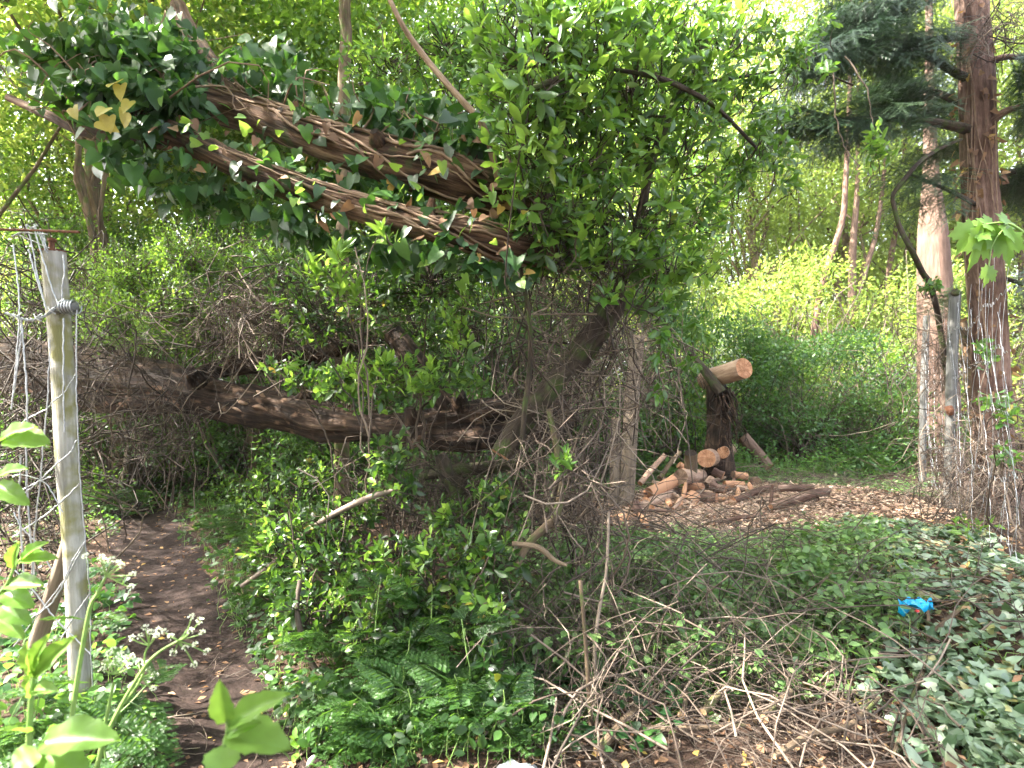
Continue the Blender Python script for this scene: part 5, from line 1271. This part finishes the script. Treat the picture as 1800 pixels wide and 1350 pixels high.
def sprays(parent, pos, d, n, L_, maxind=300):
    s = np.cross(n, d); sz = proj_px(pos, L_ * .45); order = np.argsort(-sz)
    pl = np.array(parent.location); ind = order[:maxind]
    for i in ind:
        o = bpy.data.objects.new('spray', SPM[i % 3]); o.parent = parent; COL.objects.link(o); q_ = pos[i] - pl; l = L_[i]
        o.matrix_local = Matrix(((d[i, 0] * l, s[i, 0] * l, n[i, 0] * l, q_[0]), (d[i, 1] * l, s[i, 1] * l, n[i, 1] * l, q_[1]), (d[i, 2] * l, s[i, 2] * l, n[i, 2] * l, q_[2]), (0, 0, 0, 1)))
    rest = order[maxind:]
    if len(rest):
        tv, tt = SPR[0]; k = len(tv)
        V = pos[rest][:, None] + (d[rest][:, None] * tv[None, :, 0:1] + s[rest][:, None] * tv[None, :, 1:2] + n[rest][:, None] * tv[None, :, 2:3]) * L_[rest][:, None, None]
        o = link('foliage', mesh_tris('foliage', V.reshape(-1, 3), (tt[None] + (np.arange(len(rest)) * k)[:, None, None]).reshape(-1, 3), M_YEW, rnd=np.repeat(R.random(len(rest)), k)), parent); tag(o, kind='stuff')
SP = []; SD = []
for i, (p, cnt) in enumerate(zip(BP, [150, 210, 230, 210, 130, 130, 60, 190, 170, 30, 90])):
    k = (5 + 19 * R.random(cnt) ** .75).astype(int); c = p[k] + R.normal(size=(cnt, 3)) * np.array([.05, .16, .05])
    ax = norm(np.gradient(p, axis=0))[k]; sd = np.cross(ax, np.array([0, 0, 1.]))
    SD.append(norm(ax * R.uniform(.3, 1, (cnt, 1)) + sd * R.normal(size=(cnt, 1)) * .8 + np.array([0, 0, -.35]) + R.normal(size=(cnt, 3)) * .2)); SP.append(c)
SP = np.concatenate(SP); SD = np.concatenate(SD); SN = norm(np.array([0, 0, 1.]) + R.normal(size=SP.shape) * .3); SN = norm(SN - SD * np.sum(SN * SD, 1, keepdims=True))
sx = 900 + SP[:, 0] / SP[:, 1] * F; hit = (sx + SD[:, 0] * 60 > 1672) & (sx < 1775) & (SP[:, 1] < 6.15); SP[hit, 1] = 6.25 + .5 * R.random(hit.sum()); SD[hit, 1] = np.abs(SD[hit, 1])
SN = norm(SN - SD * np.sum(SN * SD, 1, keepdims=True)); SD = norm(SD)
sprays(yw, SP, SD, SN, R.uniform(.6, 1.15, len(SP)))
lv = Leaves()      # dead ivy leaves curled on the bark
k = R.integers(24, 96, 190); a = R.uniform(-2.4, .9, 190); q_ = rT[k] * 1.12
c = pT[k] + np.stack([np.sin(a) * q_, -np.cos(a) * q_, R.normal(size=190) * .02], -1); v = np.stack([np.sin(a), -np.cos(a), np.zeros(190)], -1)
lv.add(c, norm(v * .6 + np.array([0, 0, -.7]) + R.normal(size=c.shape) * .4), norm(v + R.normal(size=c.shape) * .6), R.uniform(.05, .1, 190), R.uniform(.03, .06, 190))
put_leaves(yw, lv, M_DRY, T_IVY, T_IVYH, name='dead_leaf', maxind=190, minpx=8)
winders_p = pT[30:100]
for i in range(9):
    K = 30; a0 = R.uniform(-1.2, .6); i0 = R.integers(0, 30); i1 = i0 + R.integers(15, 40); ii = np.linspace(i0, i1, K).astype(int)
    an = a0 + np.linspace(0, R.normal() * .8, K) + .1 * np.sin(np.linspace(0, 8, K)); c = winders_p[ii] + np.stack([np.sin(an) * rT[30 + ii] * 1.1, -np.cos(an) * rT[30 + ii] * 1.1, np.zeros(K)], -1); c[:, 2] = np.linspace(c[0, 2], c[-1, 2], K)
    link('ivy_stem', tube_mesh('ivy_stem', c[None], np.full((1, K), R.uniform(.004, .008)), M_VINE, 6), yw)
thicket('dead_twigs', 'pale dead twigs sticking out beside the yew trunk near the top right', [(1760, 60, 5.4, .25, .2, .2, 40, .2, .004, .6)], M_TWIG, 30)
stem_thing('slim_tree', 'slim brown trunk leaning just left of the reddish yew trunk', 'trunk', [(1690, 560, 6.3, 14), (1705, 660, 6.3, 20), (1718, 760, 6.3, 24), (1728, 850, 6.3, 28), (1733, 918, 6.25, 30)], M_TREEBARK, 20, 171)
stem_thing('bent_sapling', 'dark bent sapling stem hanging left of the pinkish trunk', 'sapling', [(1690, 245, 5.6, 5), (1650, 262, 5.4, 6), (1615, 286, 5.2, 7), (1590, 315, 5.2, 8), (1570, 342, 5.2, 7), (1572, 365, 5.2, 7), (1582, 400, 5.2, 8), (1605, 445, 5.2, 9), (1622, 480, 5.6, 10), (1634, 500, 6.0, 10), (1650, 560, 6.4, 10), (1668, 700, 6.4, 10), (1672, 900, 6.4, 11)], M_DARKBARK, 12, 172, 60)
stem_thing('pinkish_tree', 'thick pinkish bare trunk behind the right hand fence posts', 'tree', [(1632, -200, 9.5, 8), (1634, 100, 9.5, 14), (1634, 200, 9.5, 19), (1637, 310, 9.5, 26), (1641, 430, 9.5, 46), (1648, 640, 9.5, 58), (1652, 720, 9.5, 60), (1656, 860, 9.5, 74)], M_PINKBARK, 36, 173, 60, None, 'trunk')
for i, (lab, rows) in enumerate([('thin brown sapling with a kink in the bright gap', [(1500, -150, 15, 3), (1494, 150, 15, 7), (1486, 330, 15, 9), (1482, 380, 15, 10), (1468, 430, 15, 10), (1448, 490, 15, 11), (1430, 600, 15, 12), (1424, 790, 15, 13)]),
                                 ('double stemmed tree far behind the mound, forked low', [(1516, -100, 16, 3), (1508, 200, 16, 6), (1507, 330, 16, 8), (1500, 420, 16, 11), (1498, 490, 16, 13), (1498, 780, 16, 16)]),
                                 ('slim leaning trunk right of the double stemmed tree', [(1590, -50, 16, 3), (1560, 250, 16, 6), (1545, 380, 16, 7), (1535, 430, 16, 8), (1520, 480, 16, 9), (1503, 560, 16, 10), (1500, 780, 16, 12)]),
                                 ('faint slim trunk far off left of the pinkish trunk', [(1600, -60, 18, 3), (1588, 300, 18, 7), (1575, 400, 18, 8), (1560, 500, 18, 8), (1550, 770, 18, 10)])]):
    stem_thing('slim_tree', lab, 'tree', rows, M_PINKBARK if i else M_YEWBARK, 12, 180 + i, 30, None, 'trunk')

# right fence
f1 = stem_thing('fence_post', 'taller grey fence post in front of the pinkish trunk', 'post', [(1679, 514, 5.9, 18), (1675, 600, 5.9, 17), (1671, 720, 5.9, 16), (1666, 940, 5.9, 15)], M_POSTG, 22, 191, 30, None, 'pole', .02, .02)
pp, rr_ = pix_path([(1667, 714, 5.86, 11), (1669, 721, 5.85, 13), (1671, 728, 5.86, 10)], 8); link('rusty_clip', log_mesh('rusty_clip', pp, rr_, M_RUST, 12, .2, .1, M_RUST, 192), f1)
pp, rr_ = pix_path([(1674, 513, 5.88, 9), (1680, 515, 5.86, 13), (1685, 514, 5.88, 8)], 8); link('top_cap', log_mesh('top_cap', pp, rr_, M_DARKBARK, 12, .2, .1, None, 193), f1)
stem_thing('fence_post', 'farther thin grey post behind the taller grey fence post', 'post', [(1629, 555, 8.4, 10), (1625, 650, 8.4, 11), (1622, 760, 8.4, 11), (1621, 860, 8.4, 12)], M_POSTG, 16, 194, 20, None, 'pole', .02, .02)
mesh_f = empty('wire_fence', (4.5, 5.9, 0.2), 'sagging wire netting stretched past the grey posts at the right edge', 'fence')
E0 = np.array([6.12, 8.45]); E1 = np.array([3.15, 3.55]); LF = np.linalg.norm(E1 - E0)
def fp3(u, z):
    """a point on the fence, u metres along it and z up; the netting bulges"""
    u = np.asarray(u); z = np.asarray(z)
    xy = E0 + (E1 - E0) * (u / LF)[:, None]; nrm = np.array([-(E1 - E0)[1], (E1 - E0)[0]]) / LF
    xy = xy + nrm * (.03 * np.sin(u * 2.6 + z * 1.7) + .015 * np.sin(z * 4 + u))[:, None]
    return np.column_stack([xy, gh(xy[:, 0], xy[:, 1]) + z])
for z0 in (.08, .55, 1.0, 1.4, 1.8):
    u = np.linspace(0, LF, 160); z = z0 + .03 * np.sin(u * 5 + z0 * 9) + .05 * np.sin(u * 1.3 + z0) + .012 * np.sign(np.sin(u * 42)) 
    link('line_wire', tube_mesh('line_wire', fp3(u, z)[None], np.full((1, 160), .0019), M_GALV, 4), mesh_f)
for fam in (-1, 1):
    for k in range(17):
        u0 = -1.8 + k * .48; t = np.linspace(0, 1.85, 60); u = u0 + fam * t * .55 + (1.0 if fam < 0 else 0) + .014 * np.sign(np.sin(t * 26)) + .02 * np.sin(t * 7 + k); ok = (u >= 0) & (u <= LF)
        if ok.sum() < 6: continue
        u = u[ok]; z = t[ok] * (1 - .12 * np.sin(k)); 
        link('wire', tube_mesh('wire', fp3(u, z)[None], np.full((1, len(u)), .0017), M_GALV, 4), mesh_f)
for k in range(9):
    u0 = 2.2 + k * .42; t = np.linspace(0, 2.1, 24); link('hanging_wire', tube_mesh('hanging_wire', fp3(u0 + .02 * np.sin(t * 3 + k), t + .1)[None], np.full((1, 24), .0014), M_GALV, 4), mesh_f)
thicket('bramble_thicket', 'tangle of dead brown bramble stems along the foot of the right fence', [(1720, 820, 5.6, .5, .5, .35, 90, .9, .004, .9), (1690, 900, 5.0, .5, .5, .2, 70, .9, .004, .7), (1650, 640, 6.4, .3, .3, .5, 50, 1.2, .004, 1.0)], M_TWIG, 30)
mp_ = empty('maple_sapling', P(1800, 560, 3.0), 'bright green maple leaves reaching in from the right edge', 'sapling')
for b, t, w, ny in [((1712, 398), (1684, 448), 52, -1), ((1728, 402), (1710, 480), 52, -1), ((1735, 405), (1692, 405), 46, -.8), ((1745, 398), (1718, 380), 40, -.5), ((1742, 400), (1762, 452), 46, -.9), ((1760, 395), (1800, 420), 50, -.7), ((1770, 390), (1752, 372), 34, -.6), ((1738, 470), (1734, 506), 36, -1), ((1765, 410), (1780, 470), 46, -.9)]:
    pix_leaf(mp_, b, t, 3.0, w * .95, M_BIG, T_MAPLE, ny=ny, nz=.5)
pix_tube(mp_, 'stem', [(1860, 470, 3.05, 6), (1800, 410, 3.0, 5), (1765, 392, 3.0, 4), (1712, 398, 3.0, 3)], M_HSTEM)
pix_tube(mp_, 'stem', [(1770, 395, 3.0, 3), (1745, 430, 3.0, 2.5), (1738, 470, 3.0, 2.5)], M_HSTEM)
shoot_shrub('holly_bush', 'glossy dark leaved bush at the right edge below the maple leaves', 'bush', [(1770, 720, 3.9, .07, .1, .1, 9), (1775, 800, 3.9, .07, .1, .1, 8), (1730, 620, 4.6, .12, .1, .1, 8), (1745, 700, 4.6, .1, .1, .1, 8), (1640, 500, 5.4, .16, .1, .06, 12)], (1790, 950, 4.2), .08, .45, 6, M_LAUREL, M_SHOOT, .1, .3, stems=3)

# ------------------------------------------------------------------ right: ground cover
def gp(px, py): Y = CAM_Z / ((py - 675.0) / F); return ((px - 900) * Y / F, Y)
ground_plants('bramble_patch', 'low bramble and cut green leaves covering the middle of the clearing', 'ground cover',
    [(.9, 4.0, 1.2, 1.0, 3200), (1.7, 4.6, 1.3, 1.0, 3400), (1.3, 3.9, 1.1, .6, 2200), (1.9, 3.7, .7, .5, 1200), (.6, 3.2, .8, .5, 1500), (1.5, 3.4, .9, .5, 1700), (2.3, 5.2, 1.0, .8, 1600), (.5, 5, .9, 1, 1500), (1.2, 2.95, .7, .25, 500)], .055, M_BRAMBLE, T_HI, T_LO, .62, .40, 300, 12)
ground_plants('bramble_patch', 'green leafy carpet behind the wood chips at the back of the clearing', 'ground cover',
    [(3.0, 8.6, 2.2, .9, 3000), (5, 9.5, 1.8, 1.6, 2600), (1.4, 8.2, 1.2, 1.0, 1600), (4.6, 7.4, 1.0, .8, 1100), (3.5, 10.3, 3, 1.0, 1500)], .055, M_BRAMBLE, T_LO, T_4, .6, .30, 200, 10)
ground_plants('nettle_patch', 'taller ragged weeds along the back edge of the clearing below the mound', 'undergrowth',
    [(4.6, 9.3, 1.6, .5, 1500), (3.2, 9.2, .9, .5, 800), (6.3, 9.8, .8, .8, 700), (2.2, 8.9, .6, .5, 500)], .07, M_HERB, T_LO, T_4, .5, .62, 150, 10)
ground_plants('ivy_carpet', 'silvery green ivy carpet on the bank at the bottom right', 'ivy',
    [(2.05, 2.65, .38, .35, 430), (2.5, 3.1, .5, .5, 620), (1.85, 2.3, .26, .3, 200), (2.9, 3.9, .55, .6, 700), (3.3, 4.8, .6, .7, 1000), (2.15, 2.3, .3, .3, 400), (2.25, 3.5, .25, .3, 200)], .062, M_GIVY, T_IVYH, T_IVY, .8, .09, 300, 12)
ground_plants('ivy_carpet', 'sparse ivy leaves on the dark litter at the bottom left of the clearing', 'ivy',
    [(.35, 2.45, .35, .2, 60), (.15, 2.7, .3, .2, 90), (.7, 2.6, .4, .15, 50), (.3, 3.0, .4, .3, 420), (.9, 2.9, .4, .25, 160)], .06, M_IVY, T_IVYH, T_IVY, .8, .10, 300, 12)
for lab, spots_, mt, L_, nl, h in [('pale green broad leaved plant standing by the wire at the right', [(1695, 985), (1720, 1000), (1700, 1015), (1740, 990), (1680, 1000)], M_BIG, .10, 6, .12),
                            ('fresh green weed poking up near the bottom right corner', [(1690, 1305), (1720, 1300), (1755, 1310), (1735, 1290), (1770, 1295)], M_BIG, .055, 7, .05),
                            ('young light green weed in the middle of the ivy bank', [(1720, 1190), (1735, 1205), (1712, 1215)], M_SHOOT, .05, 8, .05),
                            ('light green sprig with broad leaves beside the bare soil', [(1508, 1165), (1522, 1158)], M_BRAMBLE, .075, 6, .04),
                            ('blue green glossy sprig on the ground behind the wood chips', [(1460, 838), (1475, 828), (1450, 822), (1468, 845), (1485, 838)], M_GIVY, .17, 8, .08),
                            ('dark upright leaf clump beside the farther grey post', [(1556, 815), (1560, 830)], M_LAUREL, .17, 7, .1),
                            ('bright small weed sprouting left of the cut stick at the bottom', [(1120, 1190), (1126, 1184)], M_SHOOT, .05, 7, .04),
                            ('dark rosette of leaves at the bottom between the sticks', [(1165, 1255), (1160, 1265), (1182, 1262)], M_IVY, .06, 7, .03)]:
    xy = [gp(*s_) for s_ in spots_]; e = empty('weed', (xy[0][0], xy[0][1], float(gh(*xy[0]))), lab, 'plant')
    tip = np.array([[x, y, float(gh(x, y)) + h * R.uniform(.7, 1.3)] for x, y in xy]); lv = Leaves(); whorls(lv, tip, norm(R.normal(size=tip.shape) * .3 + np.array([0, 0, 1.])), nl, np.full(len(tip), L_), np.full(len(tip), L_ * .5), 1.2, .01)
    put_leaves(e, lv, mt, T_LO, T_BROAD); put_twigs(e, tip - np.array([0, 0, h * 1.4]), tip, .003, .002, M_HSTEM, 4, 5, 0, .05, 'stalks')

# brash: cut sticks lying about, each one a thing
named = [('thick brown stick slanting up from the bottom edge', [(1050, 1335, 2.28, 16), (1080, 1295, 2.4, 16), (1105, 1262, 2.5, 15), (1125, 1238, 2.6, 13)]),
         ('long curved branch lying level along the bottom', [(1095, 1285, 2.46, 9), (1140, 1292, 2.43, 10), (1190, 1294, 2.42, 10), (1250, 1286, 2.45, 9), (1310, 1276, 2.5, 7)]),
         ('cut stick with a pale end pointing down in the brash', [(1236, 1252, 2.55, 12), (1260, 1225, 2.65, 12), (1290, 1198, 2.75, 10)]),
         ('thick short cut stick with an orange end at the soil edge', [(1343, 1263, 2.52, 15), (1362, 1240, 2.6, 14), (1390, 1215, 2.7, 12)]),
         ('short thick stick lying on the soil below the leafy sprig', [(1455, 1187, 2.9, 14), (1472, 1170, 2.95, 14), (1488, 1156, 3.0, 12)]),
         ('long bent branch lying across the bare soil at the bottom', [(1360, 1330, 2.27, 10), (1395, 1308, 2.34, 11), (1430, 1290, 2.4, 11), (1470, 1282, 2.44, 10), (1500, 1270, 2.5, 9), (1545, 1227, 2.7, 7)]),
         ('brown stick lying along the edge of the ivy bank', [(1636, 1138, 3.1, 8), (1690, 1110, 3.2, 8), (1745, 1082, 3.3, 7)]),
         ('thin stick curving down the ivy bank to the bottom', [(1625, 1060, 3.5, 6), (1632, 1110, 3.2, 7), (1625, 1180, 2.9, 6), (1600, 1240, 2.65, 6), (1570, 1330, 2.3, 6)]),
         ('dark stub standing out of the shaded hollow in the brash', [(1385, 1160, 3.1, 16), (1394, 1135, 3.15, 14), (1400, 1120, 3.2, 12)]),
         ('round cut stub with a small orange end among the low sticks', [(1205, 1258, 2.7, 14), (1198, 1262, 2.52, 13)])]
for i, (lab, rows) in enumerate(named):
    rr2 = []
    for (x, y, Y, w) in rows: rr2.append((x, y, Y, w))
    stem_thing('cut_stick', lab, 'stick', rr2, M_TREEBARK, 14, 210 + i, 24, M_CUTPALE, 'wood', .07, .05)
def brash_curves(n, box, lmin, lmax, zmax):
    x0, x1, y0, y1 = box
    c = np.stack([R.uniform(x0, x1, n), R.uniform(y0, y1, n), np.zeros(n)], -1)
    a = R.uniform(0, PI, n); ln = R.uniform(lmin, lmax, n) / 2; el = R.normal(size=n) * .12
    D = np.stack([np.cos(a) * np.cos(el), np.sin(a) * np.cos(el) * .8, np.sin(el)], -1) * ln[:, None]
    C = curves(c - D, c + D, 9, .05, .10)
    C[:, :, 2] += gh(C[:, :, 0], C[:, :, 1]) + R.random((n, 1)) ** 1.3 * zmax + .012
    C[:, :, 2] = np.maximum(C[:, :, 2], gh(C[:, :, 0], C[:, :, 1]) + .006)
    return C
SL = {'a': ('thin bare stick lying in the cut brash at the bottom of the clearing', 'thin sticks in the brash at the bottom'), 'b': ('thin bare stick lying on the green leaves in the middle of the clearing', 'thin sticks on the leaves of the clearing'), 'c': ('thin stick lying at the back of the clearing near the logs', 'thin sticks near the logs')}
for key, n, box, l0, l1, zm in [('a', 105, (.05, 1.85, 2.25, 3.1), .4, 1.3, .12), ('b', 110, (.1, 2.6, 3.0, 5.4), .5, 1.6, .34), ('c', 60, (1.4, 5.2, 5.6, 9), .5, 1.8, .14)]:
    C = brash_curves(n, box, l0, l1, zm)
    for i in range(n):
        o = link('thin_stick', tube_mesh('thin_stick', C[i:i + 1], np.linspace(1.2, .5, 9)[None] * R.uniform(.0022, .0055), M_TWIG, 6)); tag(o, SL[key][0], 'stick', SL[key][1])
def brash_bulk(name, label, specs):
    Vs = []; Qs = []; tcs = []; rs = []; off = 0
    for n, box, l0, l1, zm, r0 in specs:
        C = brash_curves(n, box, l0, l1, zm); Rd = taper(n, 9, r0, r0 * .5)
        a, d, ln, rf = fork_of(C, Rd, 2); d[:, 2] = np.abs(d[:, 2]) * .6
        for CC, RR in ((C, Rd), (curves(a, a + d * ln, 5, 0, .1), np.linspace(1, .5, 5)[None] * rf)):
            V, q_, tc, rn = tubes(CC, RR, 4); Vs.append(V); Qs.append(q_ + off); tcs.append(tc); rs.append(rn); off += len(V)
    o = link(name, mesh_tris(name, np.concatenate(Vs), np.concatenate(Qs), M_TWIG, rnd=np.concatenate(rs), tc=np.concatenate(tcs), smooth=True)); tag(o, label, 'brash', kind='stuff')
brash_bulk('fine_brash', 'fine broken twigs strewn over the clearing floor', [(420, (-.1, 1.7, 2.2, 3.1), .08, .5, .04, .0018), (330, (0, 3, 3, 5.6), .2, .9, .26, .002), (500, (1, 5.5, 5.4, 9), .2, .9, .1, .003), (160, (-1.7, -.6, 2.2, 4), .06, .3, .01, .002)])

thicket('brash_pile', 'springy tangle of cut grey twigs heaped across the middle of the clearing',
    [(1000, 1120, 3.0, .55, .35, .16, 70, .3, .003, .8), (1150, 1080, 3.3, .6, .5, .18, 52, .3, .003, .9), (1320, 1050, 3.6, .6, .5, .14, 30, .2, .003, .9), (1250, 1170, 2.9, .55, .3, .12, 60, .1, .003, .8), (1480, 1080, 3.5, .5, .4, .10, 20, .1, .003, .8), (1040, 1230, 2.6, .4, .25, .10, 44, .1, .003, .7)], M_TWIG, 24)
for i, (px, py, Y) in enumerate([(1170, 862, 7.3), (1186, 850, 7.6), (1222, 850, 7.5), (1246, 842, 7.7), (1262, 852, 7.5), (1215, 872, 7.0), (1150, 905, 6.6), (1120, 918, 6.4), (1290, 846, 7.9), (1302, 862, 7.5), (1240, 868, 7.1), (1190, 890, 6.8), (1276, 872, 7.1), (1330, 842, 8.0), (1208, 822, 7.9), (1180, 838, 7.9), (1262, 826, 8.1), (1300, 830, 8.3)]):
    A = P(px, py, Y); A[2] = max(A[2] - .05, float(gh(A[0], A[1])) + .03); v = norm(R.normal(size=3) * np.array([1, .6, .35])); L_ = R.uniform(.06, .16); r_ = R.uniform(.04, .085)
    e = empty('wood_chunk', A, 'short sawn chunk of orange brown wood scattered round the log pile', 'wood chunk', 'wood chunks round the log pile')
    link('wood', log_mesh('wood', spline([A - v * L_, A, A + v * L_], 7), np.full(7, r_), [M_PALEBARK, M_YEWBARK, M_CUT][i % 3], 16, .16, .12, [M_CUT, M_CUTOLD][i % 2], 500 + i), e)
for i in range(46):
    px, py = R.uniform(1085, 1330), R.uniform(0, 1); py = np.interp(px, [1085, 1160, 1240, 1330], [925, 880, 850, 850]) + R.uniform(-22, 40); Y = CAM_Z * F / (py - 675)
    if Y > 9.5: continue
    A = P(px, py, Y); A[2] = float(gh(A[0], A[1])) + R.uniform(.02, .13) * (1 if abs(px - 1200) < 70 else .4); v = norm(R.normal(size=3) * np.array([1, .8, .3])); L_ = R.uniform(.06, .26); r_ = R.uniform(.015, .042)
    e = empty('split_piece', A, 'splintered orange brown strip of wood in the loose heap at the logs', 'wood piece', 'splintered pieces round the log pile')
    link('wood', log_mesh('wood', spline([A - v * L_, A, A + v * L_], 6), np.array([.5, .9, 1, 1, .8, .5]) * r_, [M_PALEBARK, M_CUT, M_PINKBARK][i % 3], 8, .3, .2, M_CUT, 560 + i), e)
# blue wrapper
bw = empty('blue_wrapper', P(1612, 1070, 3.1), 'crumpled bright blue plastic wrapper with a red mark, lying in the leaves', 'litter')
bw.location.z = max(bw.location.z, float(gh(bw.location.x, bw.location.y)) + .05)
nu, nv = 22, 12; V = []
rq = np.random.default_rng(77)
for j in range(nv):
    for i in range(nu):
        u = i / (nu - 1) * 2 - 1; v = j / (nv - 1) * 2 - 1
        wdt = .06 * (1 - .45 * abs(u + .1)) + .025 * math.sin(u * 5 + 1)
        V.append((u * .085, v * wdt * .6 + .01 * math.sin(u * 9), .035 * (1 - v * v) + .028 * u * (1 if v > 0 else -.6) * .5 + .014 * math.sin(u * 7 + v * 3) + .011 * math.sin(v * 8 + u * 4) + rq.normal() * .001 - v * .018))
idx = np.arange(nu * nv).reshape(nv, nu); q_ = np.stack([idx[:-1, :-1], idx[:-1, 1:], idx[1:, 1:], idx[1:, :-1]], -1).reshape(-1, 4)
V = np.array(V) + np.array(bw.location); o = link('film', mesh_tris('film', V, q_, M_BLUE, smooth=True), bw)
sol = o.modifiers.new('thickness', 'SOLIDIFY'); sol.thickness = .0015
tail = np.array([(-.07, 0, .03), (-.105, .0, .055), (-.098, -.008, .02), (-.08, -.012, .01), (-.03, -.03, .012), (-.02, -.035, -.012), (-.005, -.03, .02)]) + np.array(bw.location)
link('torn_flap', mesh_tris('torn_flap', tail, np.array([(0, 1, 2), (0, 2, 3), (4, 5, 6)]), M_BLUE), bw)
k = []
for i in range(10): a = i / 10 * 6.28; k.append((-.042 + .014 * math.cos(a), -.058 + .004 * math.sin(a * 2), .012 + .009 * math.sin(a)))
k = np.array([(-.042, -.06, .012)] + k) + np.array(bw.location)
link('red_mark', mesh_tris('red_mark', k, np.array([(0, 1 + i, 1 + (i + 1) % 10) for i in range(10)]), M_RED), bw)
# white bag corner at the bottom
wb = empty('plastic_bag', P(908, 1378, 2.15), 'edge of a white plastic bag at the bottom of the middle', 'bag')
V = []; nu, nv = 20, 12
for j in range(nv):
    for i in range(nu):
        a = i / nu * 2 * PI; b = j / (nv - 1) * PI * .55
        rad = .085 * math.sin(b) ** .7 * (1 + .10 * math.sin(3 * a + 1) + .09 * math.sin(7 * a + b * 4) + .05 * math.sin(13 * a - b * 7)); V.append((rad * math.cos(a) * 1.15, rad * math.sin(a), .085 * math.cos(b) * (1 + .08 * math.sin(4 * a)) - .02))
idx = np.arange(nu * nv).reshape(nv, nu); jn = (np.arange(nu) + 1) % nu; q_ = np.stack([idx[:-1], idx[:-1][:, jn], idx[1:][:, jn], idx[1:]], -1).reshape(-1, 4)
link('film', mesh_tris('film', np.array(V) + np.array(wb.location), q_, M_WHITE, smooth=True), wb)

# ------------------------------------------------------------------ air
def haze_box():
    m, nt, out = mat_new('haze'); v = N(nt, 'ShaderNodeVolumePrincipled'); v.inputs['Color'].default_value = (.95, .97, 1, 1); v.inputs['Density'].default_value = HAZE; v.inputs['Anisotropy'].default_value = .3
    nt.links.new(v.outputs[0], out.inputs['Volume'])
    x0, x1, y0, y1, z0, z1 = -205, 205, -130, 265, -1.6, 17.0
    V = np.array([(x, y, z) for z in (z0, z1) for y in (y0, y1) for x in (x0, x1)]); Q = np.array([(0, 2, 3, 1), (4, 5, 7, 6), (0, 1, 5, 4), (2, 6, 7, 3), (0, 4, 6, 2), (1, 3, 7, 5)])
    o = link('haze', mesh_tris('haze', V, Q, m)); tag(o, kind='stuff')
HAZE = .0006
if HAZE: haze_box()
